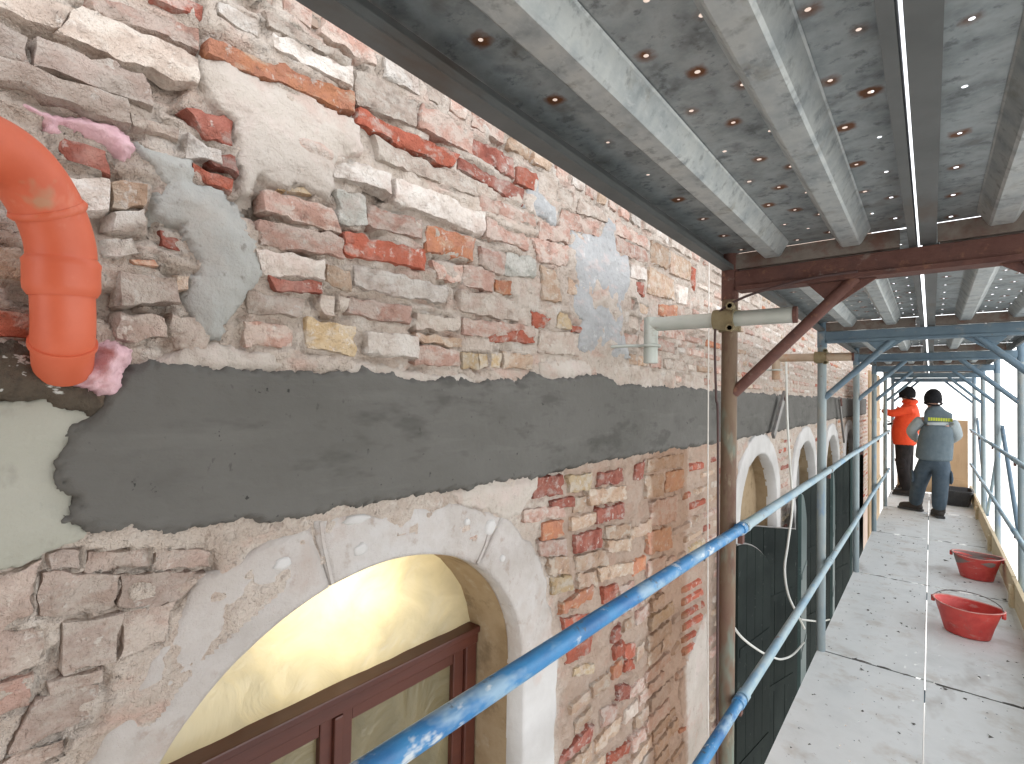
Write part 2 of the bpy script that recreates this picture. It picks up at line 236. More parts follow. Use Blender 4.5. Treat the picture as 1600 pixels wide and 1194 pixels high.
# ------------------------------------------------------------------ object helpers
def link(name, me, m, parent=None):
    o = bpy.data.objects.new(name, me); COL.objects.link(o)
    if m is not None:
        for x in (m if isinstance(m, list) else [m]): me.materials.append(x)
    if parent: o.parent = parent; o.matrix_parent_inverse = parent.matrix_basis.inverted()
    return o
def tag(o, label, cat, group=None, kind=None):
    if label: o['label'] = label
    if cat: o['category'] = cat
    if group: o['group'] = group
    if kind: o['kind'] = kind
    return o
def empty(name, loc, label, cat, group=None):
    o = bpy.data.objects.new(name, None); COL.objects.link(o); o.location = loc; o.empty_display_size = .05
    return tag(o, label, cat, group)
class MB:
    def __init__(s): s.v = []; s.f = []; s.sm = []; s.mi = []
    def add(s, vs, fs, smooth=False, mi=0):
        n = len(s.v); s.v += [tuple(p) for p in vs]
        for f in fs: s.f.append([i+n for i in f]); s.sm.append(smooth); s.mi.append(mi)
        return s
    def box(s, a, b, mi=0):
        x0, y0, z0 = a; x1, y1, z1 = b
        return s.add([(x0, y0, z0), (x1, y0, z0), (x1, y1, z0), (x0, y1, z0), (x0, y0, z1), (x1, y0, z1), (x1, y1, z1), (x0, y1, z1)],
                     [(0, 3, 2, 1), (4, 5, 6, 7), (0, 1, 5, 4), (1, 2, 6, 5), (2, 3, 7, 6), (3, 0, 4, 7)], False, mi)
    def tube(s, pts, r, n=12, cap=True, mi=0):
        pts = [Vector(p) for p in pts]; rs = r if isinstance(r, (list, tuple)) else [r]*len(pts)
        vs = []; up = None
        for i, p in enumerate(pts):
            t = (pts[min(i+1, len(pts)-1)]-pts[max(i-1, 0)]).normalized()
            if up is None: up = t.orthogonal().normalized()
            up = (up-t*up.dot(t)).normalized(); sd = t.cross(up)
            for k in range(n):
                a = 2*math.pi*k/n; vs.append(p+(up*math.cos(a)+sd*math.sin(a))*rs[i])
        fs = [(i*n+k, i*n+(k+1) % n, (i+1)*n+(k+1) % n, (i+1)*n+k) for i in range(len(pts)-1) for k in range(n)]
        s.add(vs, fs, True, mi)
        if cap:
            m = len(pts)-1
            s.add(vs[:n], [tuple(reversed(range(n)))], False, mi); s.add(vs[m*n:], [tuple(range(n))], False, mi)
        return s
    def obar(s, p, q, wd, ht, up=(0, 0, 1), mi=0):      # bar of rectangular section
        p = Vector(p); q = Vector(q); t = (q-p).normalized(); up = Vector(up); sd = t.cross(up).normalized(); up = sd.cross(t)
        c = [sd*wd/2+up*ht/2, -sd*wd/2+up*ht/2, -sd*wd/2-up*ht/2, sd*wd/2-up*ht/2]
        return s.add([p+x for x in c]+[q+x for x in c], [(0, 1, 2, 3), (7, 6, 5, 4), (0, 4, 5, 1), (1, 5, 6, 2), (2, 6, 7, 3), (3, 7, 4, 0)], False, mi)
    def mesh(s, name):
        me = bpy.data.meshes.new(name); me.from_pydata(s.v, [], s.f); me.polygons.foreach_set('use_smooth', s.sm); me.polygons.foreach_set('material_index', s.mi); me.update(); return me
    def build(s, name, m, parent=None, bevel=0):
        me = s.mesh(name)
        if bevel:
            b = bmesh.new(); b.from_mesh(me); bmesh.ops.bevel(b, geom=[e for e in b.edges if len(e.link_faces) == 2 and e.calc_face_angle(0) > .6], offset=bevel, segments=2, affect='EDGES', profile=.6); b.to_mesh(me); b.free()
        return link(name, me, m, parent)
def spline(pts, n=8):
    pts = [Vector(p) for p in pts]; out = []
    for i in range(len(pts)-1):
        p0 = pts[max(i-1, 0)]; p1 = pts[i]; p2 = pts[i+1]; p3 = pts[min(i+2, len(pts)-1)]
        for k in range(n):
            t = k/n; out.append(.5*((2*p1)+(p2-p0)*t+(2*p0-5*p1+4*p2-p3)*t*t+(3*p1-p0-3*p2+p3)*t**3))
    return out+[pts[-1]]
def grid_mesh(name, X, Y, Z, keep=None):
    """X,Y,Z (n,m) arrays -> mesh of the kept quads (normal towards +x)"""
    n, m = Y.shape; idx = np.arange(n*m).reshape(n, m)
    q = np.stack([idx[:-1, :-1], idx[1:, :-1], idx[1:, 1:], idx[:-1, 1:]], -1)
    q = q[keep] if keep is not None else q.reshape(-1, 4)
    used = np.unique(q); mp = np.full(n*m, -1); mp[used] = np.arange(len(used)); q = mp[q]
    co = np.stack([X.ravel(), Y.ravel(), Z.ravel()], -1)[used]
    me = bpy.data.meshes.new(name); me.vertices.add(len(co)); me.vertices.foreach_set('co', co.ravel().astype('f'))
    me.loops.add(q.size); me.loops.foreach_set('vertex_index', q.ravel().astype('i'))
    me.polygons.add(len(q)); me.polygons.foreach_set('loop_start', np.arange(0, q.size, 4).astype('i')); me.polygons.foreach_set('loop_total', np.full(len(q), 4, 'i'))
    me.polygons.foreach_set('use_smooth', np.ones(len(q), bool)); me.update(calc_edges=True); return me
def poly_dist(Y, Z, poly):
    """signed distance (positive inside) of grid points to a polygon in wall coordinates"""
    P = np.array(poly); d = np.full(Y.shape, 1e9); ins = np.zeros(Y.shape, bool)
    for i in range(len(P)):
        a = P[i]; b = P[(i+1) % len(P)]; ab = b-a; L2 = ab@ab+1e-12
        t = np.clip(((Y-a[0])*ab[0]+(Z-a[1])*ab[1])/L2, 0, 1)
        d = np.minimum(d, np.hypot(Y-a[0]-t*ab[0], Z-a[1]-t*ab[1]))
        c = ((a[1] > Z) != (b[1] > Z)); xx = a[0]+(Z-a[1])/(b[1]-a[1]+1e-12)*(b[0]-a[0]); ins ^= (c & (Y < xx))
    return np.where(ins, d, -d)

# ================================================================== SETTING
GZ = -4.2
g = MB(); R_ = 1500
g.add([(-R_, -R_, GZ), (R_, -R_, GZ), (R_, R_, GZ), (-R_, R_, GZ)], [(0, 1, 2, 3)])
tag(g.build('ground', M['ground']), 'pale paved ground far below the scaffold', None, None, 'structure')

# ------------------------------------------------------------------ openings in the wall
HW, RISE, TOPZ = .473, .40, HC-.363
WIN = [.68, 3.72, 5.36, 6.98, 8.62]           # y of the window centres
WTOP = [TOPZ, HC-.365, HC-.375, HC-.40, HC-.40]
def arch_pts(yc, top, grow=0., n=28, base=None):
    z0 = top-RISE; pts = []
    hw = HW+grow; ri = RISE+grow
    for i in range(n+1):
        a = math.pi*i/n; pts.append((yc-hw*math.cos(a), z0+ri*math.sin(a)))
    b = z0-1.6 if base is None else base
    return [(yc-hw, b)]+pts+[(yc+hw, b)]
# ------------------------------------------------------------------ bricks traced on the wall (photo pixels, TL TR BR BL, kind, mm proud)
TR = """
57 58 232 125 236 168 50 105 Q 16|-15 30 43 66 47 104 -15 88 Q 10|125 8 308 88 312 135 80 54 G 8|-30 -12 123 4 78 50 -30 12 G 8|135 -8 308 40 309 86 150 18 P 12
235 -10 315 -10 317 42 240 8 D 4|-10 92 189 157 205 203 -10 130 G 30|201 177 280 206 279 223 204 198 G 14|80 205 168 236 176 268 100 250 D -4|105 278 172 281 175 332 120 334 W 14
176 282 234 287 230 322 177 326 T 8|285 170 370 183 366 228 330 215 D 3|300 236 370 246 371 272 345 258 D 2|303 256 368 276 360 305 305 276 R 4|288 206 345 240 350 258 290 246 W 10
174 328 228 328 232 360 172 362 W 12|249 351 291 369 302 400 262 378 D -10|158 370 205 372 224 397 165 400 S 8|200 402 238 402 257 418 206 412 O 0|180 426 270 434 288 473 180 476 G 18
182 482 255 500 265 530 180 530 Q 6|272 428 300 430 293 455 272 454 T 8|338 3 400 34 402 62 336 24 W 14|322 58 551 146 552 183 321 87 O 16|420 50 547 108 548 140 425 78 W 14
405 14 548 94 548 107 418 44 G 10|555 106 652 160 648 198 556 165 G 10|558 170 720 245 702 262 556 196 R 10|656 162 735 205 735 240 655 203 P 14|737 212 800 249 803 280 737 243 D 6
807 260 840 272 834 300 808 286 R 6|718 246 821 295 818 322 714 263 D 6|581 212 745 288 748 308 592 250 G 6|527 247 605 268 611 305 523 276 W 22|617 280 755 334 756 368 612 318 W 20
410 298 515 322 535 366 408 332 P 10|434 286 490 292 492 308 440 296 Y -14|400 341 530 370 535 403 404 384 P 12|395 388 506 408 506 438 410 428 W 18|510 411 547 424 547 460 509 440 T 12
538 361 662 392 662 421 536 400 R 18|520 298 575 310 567 348 533 354 S 12|577 322 660 345 661 374 571 352 P 6|666 353 740 371 738 408 665 390 O 6|553 414 697 447 695 474 552 450 W 16
548 466 640 476 640 508 542 490 P 10|500 460 525 465 522 495 503 490 G 6|529 461 545 465 544 486 528 484 G 8|475 495 553 513 556 556 480 545 Y 6|572 517 650 523 650 560 570 555 W 20
382 500 462 515 460 545 385 540 P 4|385 455 478 470 476 495 386 488 G 8|412 431 506 440 505 458 440 455 D 2|676 406 722 414 724 446 686 436 P 6|724 414 772 424 770 456 726 448 P 5
748 385 790 395 788 432 750 415 P 8|775 436 800 440 800 464 774 456 O 4|791 394 838 405 834 436 790 428 S 10|830 372 886 385 888 416 842 410 P 8|716 453 806 470 806 503 718 486 G 16
721 495 834 510 836 527 722 524 P 10|762 519 831 515 836 538 765 535 R 12|650 488 719 500 719 520 650 514 G 8|650 519 722 529 722 546 650 534 T 6|650 537 716 549 718 574 652 570 P 8
720 549 746 551 746 577 721 577 Y 8|747 551 762 552 762 574 747 575 Y 7|763 551 783 553 782 574 763 574 Y 8|787 549 833 555 833 577 785 575 T 6|833 484 862 500 850 512 834 512 R 2
843 514 903 522 903 556 840 552 G 8|872 488 890 490 892 516 869 512 Y 5|843 414 868 420 878 474 848 470 T 8|840 348 888 357 888 380 842 376 P 8|875 326 938 348 938 372 873 356 P 6
748 304 832 334 836 352 752 330 P 8|756 340 826 372 824 392 758 370 P 10|905 310 950 332 950 348 900 332 G 6|962 344 1014 373 1014 390 961 366 P 5|961 368 1013 392 1012 412 962 394 P 4
1018 374 1044 388 1045 422 1016 410 T 6|1048 392 1080 412 1078 440 1047 428 T 6|1014 416 1053 438 1054 470 1012 460 T 6|1081 412 1088 415 1087 466 1080 440 R 4|994 440 1007 441 1007 467 995 455 D 3
1057 440 1077 448 1075 480 1057 476 W 6|985 413 1010 420 1008 438 985 435 W 8|1030 475 1058 478 1057 495 1030 493 O 4
832 748 880 742 880 772 832 780 D 4|888 744 926 738 921 766 890 770 Y 6|936 740 975 731 975 754 935 760 D 4|994 730 1008 716 1007 750 992 750 D 3|860 782 897 776 897 790 862 796 D 3
815 797 880 790 885 806 820 818 P 5|848 818 880 811 880 838 848 845 O 4|920 766 978 758 978 780 922 792 T 6|898 778 918 776 915 800 898 802 T -6|932 797 975 787 975 809 931 820 D 5
893 808 930 801 929 821 893 830 T 6|897 837 941 827 941 855 900 865 D 5|949 823 988 817 987 838 949 842 T 5|949 845 987 841 986 860 950 864 T 6|842 848 884 841 886 867 846 870 P 5
900 868 948 859 950 883 902 893 T 6|858 874 888 870 890 897 860 900 T 5|937 889 990 877 990 897 937 908 T 6|860 904 893 899 897 922 863 930 Y 6|902 897 934 893 936 915 905 920 T 5
943 920 965 912 963 936 943 945 R 5|880 966 925 958 925 984 882 990 R 4|888 1014 927 994 922 1022 884 1040 R 4|896 1043 930 1035 927 1053 896 1059 Y 5|975 1010 992 1005 992 1026 977 1032 R 3
976 1034 992 1030 990 1048 976 1052 R 3|966 1073 985 1071 985 1093 966 1097 D 3|942 1108 965 1100 962 1130 942 1136 P 3|950 1180 985 1158 985 1176 950 1196 R 3
1010 718 1068 708 1068 728 1010 740 T 5|1010 744 1036 739 1036 775 1010 780 T 4|1040 738 1068 732 1068 764 1040 770 O 4|1018 784 1058 772 1058 815 1018 824 P 5|1012 832 1050 822 1050 858 1014 868 O 4
1012 876 1040 868 1040 900 1012 908 P 4|1078 722 1102 718 1102 736 1080 740 R 4
1066 918 1098 900 1098 914 1066 932 R 4|1066 936 1100 916 1100 932 1066 952 R 4|1066 957 1102 936 1102 950 1066 972 R 4|1066 976 1100 955 1098 972 1066 992 R 4|1066 996 1090 982 1088 996 1066 1010 R 4|1066 1014 1088 1000 1088 1014 1068 1030 R 4
1070 1098 1088 1088 1088 1100 1068 1114 R 3|1070 1118 1096 1096 1096 1112 1072 1132 R 3|1060 1140 1092 1116 1090 1130 1062 1150 R 3
62 895 190 896 180 950 60 968 Q 1|193 896 330 894 268 944 184 950 Q 1|97 970 190 957 186 1028 95 1057 Q 1|193 956 272 944 254 1008 190 1026 Q 1|-30 985 70 985 66 1037 -30 1075 Q 1
-30 1072 52 1058 42 1106 -30 1140 P 1|55 1092 155 1068 148 1120 0 1185 Q 1|-10 1192 105 1148 98 1176 0 1222 Q 1|75 1064 165 1040 160 1066 80 1086 Q 0|-20 912 62 870 45 962 -20 1000 Q 1
76 862 130 852 126 888 78 892 W 4|140 860 235 858 230 890 132 892 Q 1|240 858 332 862 330 890 236 890 Q 1
"""
bricks = []            # (corner quad in wall coords TL TR BR BL, kind, proud)
for row in TR.strip().split('\n'):
    for it in row.split('|'):
        t = it.split(); v = [float(x) for x in t[:8]]
        q = [wp(v[i], v[i+1]) for i in (0, 2, 4, 6)]
        q = [(p[0]+e[0]*.0045, p[1]+e[1]*.004) for p, e in zip(q, ((-1, 1), (1, 1), (1, -1), (-1, -1)))]
        bricks.append([q, t[8], float(t[9])/1000*.55, True])
# zones where no brick shows
BAND_TOP = [(190, 588), (235, 572), (330, 578), (420, 578), (500, 583), (560, 578), (640, 590), (720, 592), (800, 596), (840, 588), (880, 592), (930, 584), (960, 600), (1040, 604), (1110, 610), (1160, 614), (1250, 619), (1330, 623), (1352, 624)]
BAND_BOT = [(1352, 647), (1300, 655), (1240, 668), (1180, 680), (1110, 692), (1040, 702), (960, 715), (905, 727), (870, 738), (840, 742), (780, 750), (720, 766), (640, 776), (560, 788), (480, 800), (400, 812), (300, 822), (200, 830), (150, 832), (105, 812), (112, 780), (98, 740), (104, 690), (120, 665), (160, 628)]
band = [wp(*p) for p in BAND_TOP+BAND_BOT]
PATCH = {   # name: (material, thickness mm, polygon px)
 'a': ('greyplaster', 10, [(200, 212), (262, 232), (300, 250), (306, 285), (350, 300), (375, 340), (396, 380), (408, 425), (392, 462), (360, 500), (348, 530), (318, 528), (300, 495), (290, 470), (300, 440), (312, 410), (300, 380), (285, 352), (248, 335), (240, 310), (252, 285), (236, 262), (212, 238)]),
 'b': ('lime', 8, [(318, 90), (345, 95), (400, 122), (480, 152), (548, 188), (562, 215), (563, 240), (527, 248), (520, 275), (527, 298), (510, 312), (470, 292), (432, 285), (405, 272), (395, 300), (380, 310), (372, 270), (372, 190), (340, 160), (318, 120)]),
 'c': ('blueplaster', 9, [(838, 275), (868, 285), (872, 330), (868, 352), (835, 335), (822, 322), (826, 300)]),
 'd': ('blueplaster', 9, [(890, 350), (905, 360), (940, 365), (950, 340), (960, 350), (962, 395), (980, 400), (984, 440), (976, 480), (972, 520), (985, 560), (960, 560), (930, 556), (905, 545), (910, 500), (895, 480), (905, 440), (892, 400)]),
 'e': ('lime', 11, [(205, 572), (250, 558), (330, 545), (385, 548), (440, 552), (480, 558), (535, 572), (545, 590), (480, 590), (400, 586), (300, 584), (215, 584)]),
 'f': ('lime', 9, [(540, 572), (600, 574), (660, 586), (720, 582), (800, 590), (842, 596), (842, 606), (700, 602), (540, 592)]),
 'g': ('paleplaster', 8, [(-80, 622), (30, 622), (120, 640), (165, 640), (120, 700), (112, 780), (118, 815), (160, 838), (120, 850), (70, 862), (30, 888), (-80, 925)]),
 'h': ('lime', 8, [(705, 770), (760, 752), (838, 742), (838, 760), (812, 800), (790, 806), (760, 790), (720, 785)]),
 'j': ('lime', 6, [(1070, 1042), (1104, 960), (1110, 1194), (1080, 1300), (1040, 1300), (1070, 1160), (1064, 1090)]),
 'k': ('lime', 9, [(845, 566), (900, 560), (930, 572), (925, 595), (885, 600), (845, 590)]),
}
patches = {k: (m, t, [wp(*p) for p in pl]) for k, (m, t, pl) in PATCH.items()}
# stone ring of the near window, outer outline
ARCH_OUT = [(.03, HC-1.25), (.04, HC-.80), (.09, HC-.64)]+[wp(*p) for p in [(125, 1194), (220, 1060), (300, 960), (340, 900), (400, 848), (500, 812), (600, 797), (700, 787), (760, 797), (800, 818), (830, 850), (850, 900), (866, 980)]]+[(1.33, HC-1.25)]
def quad_bbox(q): ys = [p[0] for p in q]; zs = [p[1] for p in q]; return min(ys), max(ys), min(zs), max(zs)
def blocked(y, z):
    if poly_pt(y, z, band) > -.012: return True
    for i, yc in enumerate(WIN):
        if i == 0:
            if poly_pt(y, z, ARCH_OUT) > -.01 or (abs(y-yc) < .66 and z < HC-.9): return True
        elif abs(y-yc) < HW+.15 and z < WTOP[i]-RISE: return True
        elif (abs(y-yc)/(HW+.15))**2+((z-(WTOP[i]-RISE))/(RISE+.15))**2 < 1 and z > WTOP[i]-RISE: return True
    return False
def poly_pt(y, z, P): return float(poly_dist(np.array([y]), np.array([z]), P)[0])
bbs = np.array([quad_bbox(b[0]) for b in bricks])
rnd = random.Random(5)
fillers = []
CH = .069
for zi in range(-28, 16):
    z0 = HC+.058+zi*CH
    y = -.25+rnd.uniform(-.1, 0)
    up = z0 > HC
    ymax = 12.0
    while y < ymax:
        L = rnd.choice([.12, .13, .24, .25, .25]) if y > 1.9 else (rnd.choice([.06, .08, .1, .13]) if up else rnd.choice([.08, .12, .13, .2]))
        hh = CH-.012+rnd.uniform(-.006, .004) - (.016*rnd.random() if (y < 1.9 and up) else 0)
        a, b = y, y+L; c, d = z0+rnd.uniform(-.004, .004), z0+hh
        y += L+.012+rnd.uniform(0, .008)
        if z0 < HC-1.9 or z0 > HC+.72 or (z0 < HC and y < .75): continue
        tl = .012 if up else .021; ov = (bbs[:, 0] < b-tl) & (bbs[:, 1] > a+tl) & (bbs[:, 2] < d-tl) & (bbs[:, 3] > c+tl)
        if ov.any(): continue
        if any(blocked(yy, zz) for yy in (a, (a+b)/2, b) for zz in (c, d)): continue
        cy, cz = (a+b)/2, (c+d)/2
        if any(poly_pt(cy, cz, p[2]) > -.01 for k, p in patches.items() if k in 'abcdeghijk'): continue
        pj = proj(0, cy, cz)
        if pj is None or not (-60 < pj[0] < 1400 and -60 < pj[1] < 1290): continue
        j = lambda: rnd.uniform(-.005, .005)
        q = [(a+j(), d+j()), (b+j(), d+j()), (b+j(), c+j()), (a+j(), c+j())]
        if up: kd = rnd.choices('PTWGOR', [7, 3, 4, 4, .5, .35])[0]
        else: kd = rnd.choices('PTDRYOG', [5, 8, 1.8, 1.8, .7, 1.6, 1])[0]
        fillers.append([q, kd, rnd.uniform(-.001, .006), False])
bricks += fillers

# ------------------------------------------------------------------ the wall
wall = empty('brick_wall', (0, 6, GZ), 'weathered brick wall with patchy mortar and a band of fresh grey cement', 'wall')
def mortar_height(Y, Z):
    near = 1-sstep(Y, .5, 1.3); upz = sstep(Z, HC+.0, HC+.08)
    h = -.003+.008*fbm(Y*9, Z*11, 1, 4)+.006*fbm(Y*34, Z*40, 5, 3)+near*upz*(.020*fbm(Y*10, Z*22, 8, 4)-.004)
    h = h-.030*sstep(fbm(Y*9, Z*16, 77, 3), .32, .46)*near*upz
    h = h-.005*sstep(Y, 1.15, 1.3)*(1-sstep(Z, HC-.2, HC-.15))
    h = h+.0035*(1-sstep(Y, .7, .9))*(1-sstep(Z, HC-.2, HC-.15))+.002*sstep(Z, HC, HC+.05)
    smear = sstep(fbm(Y*6, Z*7, 21, 3), .12, .4)
    h = h+.010*smear
    # crevices beside the bricks and beds below them
    nz = fbm(Y*14, Z*14, 11, 3)
    for q, kd, pr, tr in bricks:
        y0, y1, z0, z1 = quad_bbox(q)
        m = .02
        i0, i1 = np.searchsorted(Y[:, 0], [y0-m, y1+m]); j0, j1 = np.searchsorted(Z[0], [z0-m, z1+m])
        if i1 <= i0 or j1 <= j0: continue
        sl = (slice(i0, i1), slice(j0, j1))
        d = poly_dist(Y[sl], Z[sl], q)
        n2 = nz[sl]
        crev = -.011*sstep(n2, -.1, .3)*np.exp(-((d+.003)/.0045)**2)
        under = np.where(d > .004, pr-.012+.018*sstep(n2, .15, .5), 1e3)
        h[sl] = np.minimum(h[sl]+crev, under)
    return h
def wall_grid(y0, y1, z0, z1, sy, sz):
    ys = np.arange(y0, y1+sy*.5, sy); zs = np.arange(z0, z1+sz*.5, sz); Y, Z = np.meshgrid(ys, zs, indexing='ij')
    h = mortar_height(Y, Z)
    yc = (Y[:-1, :-1]+Y[1:, 1:])/2; zc = (Z[:-1, :-1]+Z[1:, 1:])/2
    keep = np.ones(yc.shape, bool)
    for i, c in enumerate(WIN):
        base = WTOP[i]-RISE; e = ((yc-c)/(HW+.05))**2+(np.maximum(zc-base, 0)/(RISE+.05))**2
        keep &= ~(e < 1)
    return grid_mesh('mortar', h, Y, Z, keep)
for a in ((-.3, 1.5, HC-1.16, HC+.72, .006, .006), (1.5, 2.7, HC-1.9, HC+.72, .0075, .0075), (2.7, 12.0, HC-1.9, HC+.72, .022, .015)):
    link('mortar', wall_grid(*a), M['mortar'], wall)
# plaster patches and the cement band: real skins of plaster laid over the bricks
def skin(name, poly, thick, mname, step, ragged=.010, base=.0, amp=.004, edge=.02, clipy=None, seed=0, fq=7, parent=True):
    P = np.array(poly); y0, y1 = P[:, 0].min()-.02, P[:, 0].max()+.02
    if clipy: y0, y1 = max(y0, clipy[0]), min(y1, clipy[1])
    z0, z1 = P[:, 1].min()-.02, P[:, 1].max()+.02
    sy, sz = step if isinstance(step, tuple) else (step, step)
    Y, Z = np.meshgrid(np.arange(y0, y1+sy*.6, sy), np.arange(z0, z1+sz*.6, sz), indexing='ij')
    d = poly_dist(Y, Z, poly)+ragged*.9*fbm(Y*46, Z*46, 31+seed, 4, .75)+ragged*.7*fbm(Y*12, Z*12, 33+seed, 2)
    h = base+thick*sstep(d, -.004, edge)-.03*(1-sstep(d, -.012, .001))+amp*fbm(Y*fq, Z*fq*1.3, 35+seed, 4)+.0012*fbm(Y*60, Z*60, 36+seed, 2)
    dc = np.maximum.reduce([d[:-1, :-1], d[1:, :-1], d[:-1, 1:], d[1:, 1:]])
    return link(name, grid_mesh(name, h, Y, Z, dc > -.014), M[mname], wall if parent else None)
for i, (k, (mn, t, pl)) in enumerate(patches.items()):
    skin('plaster_patch', pl, t/1000, mn, .005, seed=i, base=.003 if k in 'ahgb' else .0, amp=.009, edge=.035, ragged=.014)
for cl, st in (((-1, 1.6), .004), ((1.6, 2.8), .007), ((2.8, 12), (.024, .010))):
    o = skin('cement_band', band, .012, 'cement', st, ragged=.016, base=.006, amp=.004, edge=.010, clipy=cl, seed=40)
    o['label'] = 'smooth dark grey band of fresh cement'
# bricks
def brick_mesh(q, pr, near, seed):
    (a, b, c, d) = [np.array(p) for p in q]
    L = np.linalg.norm(b-a); Hh = np.linalg.norm(a-d)
    nu = int(np.clip(L/(.0075 if near else .03), 4, 34)); nv = int(np.clip(Hh/(.006 if near else .018), 3, 12))
    u = np.linspace(0, 1, nu+1); v = np.linspace(0, 1, nv+1)
    # pack the rows near the rim
    ease = lambda t: .5-.5*np.cos(np.pi*t)
    U, V = np.meshgrid(.35*ease(u)+.65*u, .35*ease(v)+.65*v, indexing='ij')
    p = (a[None, None]*(1-U)[..., None]+b*U[..., None])*(1-V)[..., None]+(d*(1-U)[..., None]+c*U[..., None])*V[..., None]
    du = np.minimum(U, 1-U)*L; dv = np.minimum(V, 1-V)*Hh
    rr = .006 if near else .005
    cu = np.clip(1-du/rr, 0, 1); cv = np.clip(1-dv/rr, 0, 1); e = np.sqrt(np.clip(cu**2+cv**2, 0, 1))
    Y, Z = p[..., 0], p[..., 1]
    # ragged outline
    ctr = (a+b+c+d)/4; er = np.clip(1-np.minimum(du, dv)/.02, 0, 1)*(.0065 if near else .004)
    Y = Y+er*fbm(Y*45, Z*45, seed % 50, 2)*1.4; Z = Z+er*fbm(Y*45, Z*45, seed % 50+7, 2)*1.4
    ecc = np.clip(cu, 0, 1)*np.clip(cv, 0, 1)
    Y = Y+(ctr[0]-Y)*ecc*.05; Z = Z+(ctr[1]-Z)*ecc*.12
    amp = .005 if near else .003
    h = pr+amp*fbm(Y*22, Z*26, seed % 40+11, 3)+amp*.8*fbm(Y*8, Z*12, seed % 40+3, 2)+.0028*fbm(Y*75, Z*80, seed % 20, 2)
    h = h-.0045*(1-np.sqrt(np.clip(1-e*e, 0, 1)))
    chip = sstep(fbm(Y*30, Z*34, seed % 37+60, 3), .12, .30)*np.clip(1-np.minimum(du, dv)/.022, 0, 1); h = h-.009*chip
    border = (du < 1e-6) | (dv < 1e-6)
    h = np.where(border, pr-.035, h)
    # orientation: U along +y, V downwards -> flip V so that the normal faces +x
    return h[:, ::-1], Y[:, ::-1], Z[:, ::-1]
def pix_area(q):
    ps = [proj(0, *p) for p in q]
    if any(p is None for p in ps): return 0
    A = 0
    for i in range(4): A += ps[i][0]*ps[(i+1) % 4][1]-ps[(i+1) % 4][0]*ps[i][1]
    cx = sum(p[0] for p in ps)/4; cy = sum(p[1] for p in ps)/4
    return abs(A)/2 if (-20 < cx < 1600 and -20 < cy < 1214) else 0
order = sorted(range(len(bricks)), key=lambda i: -pix_area(bricks[i][0]))
rest = {}
for rank, i in enumerate(order):
    q, kd, pr, tr = bricks[i]
    near = quad_bbox(q)[0] < 2.2
    X, Y, Z = brick_mesh(q, pr, near, i)
    if rank < 300:
        me = grid_mesh('brick', X, Y, Z); me.set_sharp_from_angle(angle=math.radians(48)); link('brick', me, M[kd], wall)
    else:
        n, m = Y.shape; mb = rest.setdefault('r', MB()); idx = lambda a_, b_: a_*m+b_
        fs = [(idx(x, y), idx(x+1, y), idx(x+1, y+1), idx(x, y+1)) for x in range(n-1) for y in range(m-1)]
        mb.add(list(zip(X.ravel(), Y.ravel(), Z.ravel())), fs, True, 'RDOPGWYTSQ'.index(kd))
if rest:
    o = rest['r'].build('brick_field', [M[k] for k in 'RDOPGWYTSQ'], wall); o['kind'] = 'stuff'
# wall core and the coarse wall beyond the part in view
mb = MB()
mb.box((-.5, -6, GZ), (-.215, -.02, 8)); mb.box((-.5, 1.40, GZ), (-.215, 12.2, 8)); mb.box((-.5, -.02, HC-.25), (-.215, 1.40, 8)); mb.box((-.5, -.02, GZ), (-.215, 1.40, HC-1.6))
mb.box((-.62, -6.1, GZ), (-.502, 12.2, 8))
mb.box((-.213, -6, HC+.70), (-.012, 12.2, 8)); mb.box((-.213, -6, GZ), (-.012, -.285, HC+.698)); mb.box((-.213, -.283, GZ), (-.012, 12.2, HC-1.88)); mb.box((-.213, 11.98, HC-1.878), (.0, 12.2, HC+.698))
mb.build('wall_core', M['core'], wall)

# ------------------------------------------------------------------ near arched window
win = empty('arched_window', (0, WIN[0], HC-1.6), 'large arched window with glowing yellow film, mahogany frame and pale stone surround nearest camera', 'window', 'arched windows in the brick wall')
inner = arch_pts(WIN[0], TOPZ, 0, 40)
outer = ARCH_OUT
def resample(pts, n):
    P = np.array(pts); s = np.r_[0, np.cumsum(np.hypot(*np.diff(P, axis=0).T))]; t = np.linspace(0, s[-1], n)
    return np.stack([np.interp(t, s, P[:, 0]), np.interp(t, s, P[:, 1])], -1)
def ray_outer(p, c):       # outer point opposite an inner point, along the line from the arch centre
    c = np.array(c); d = np.array(p)-c; best = None; O = np.array(outer)
    for i in range(len(O)-1):
        a = O[i]; b = O[i+1]; M2 = np.array([[d[0], -(b-a)[0]], [d[1], -(b-a)[1]]])
        if abs(np.linalg.det(M2)) < 1e-9: continue
        t, u = np.linalg.solve(M2, a-c)
        if t > .9 and -1e-6 <= u <= 1+1e-6 and (best is None or t < best): best = t
    return c+d*(best or 1.3)
ctr = (WIN[0], TOPZ-RISE)
def ring_pt(a):            # a in degrees from the left spring (0) to the right spring (180); beyond: down the jambs
    if a < 0: z = ctr[1]+a*.01; return np.array((WIN[0]-HW, z)), np.array((np.interp(-z, [-HC+.6, -HC+.8], [.11, .04]), z))
    if a > 180: z = ctr[1]-(a-180)*.01; return np.array((WIN[0]+HW, z)), np.array((1.33, z))
    t = math.radians(a); p = (WIN[0]-HW*math.cos(t), ctr[1]+RISE*math.sin(t)); return np.array(p), ray_outer(p, ctr)
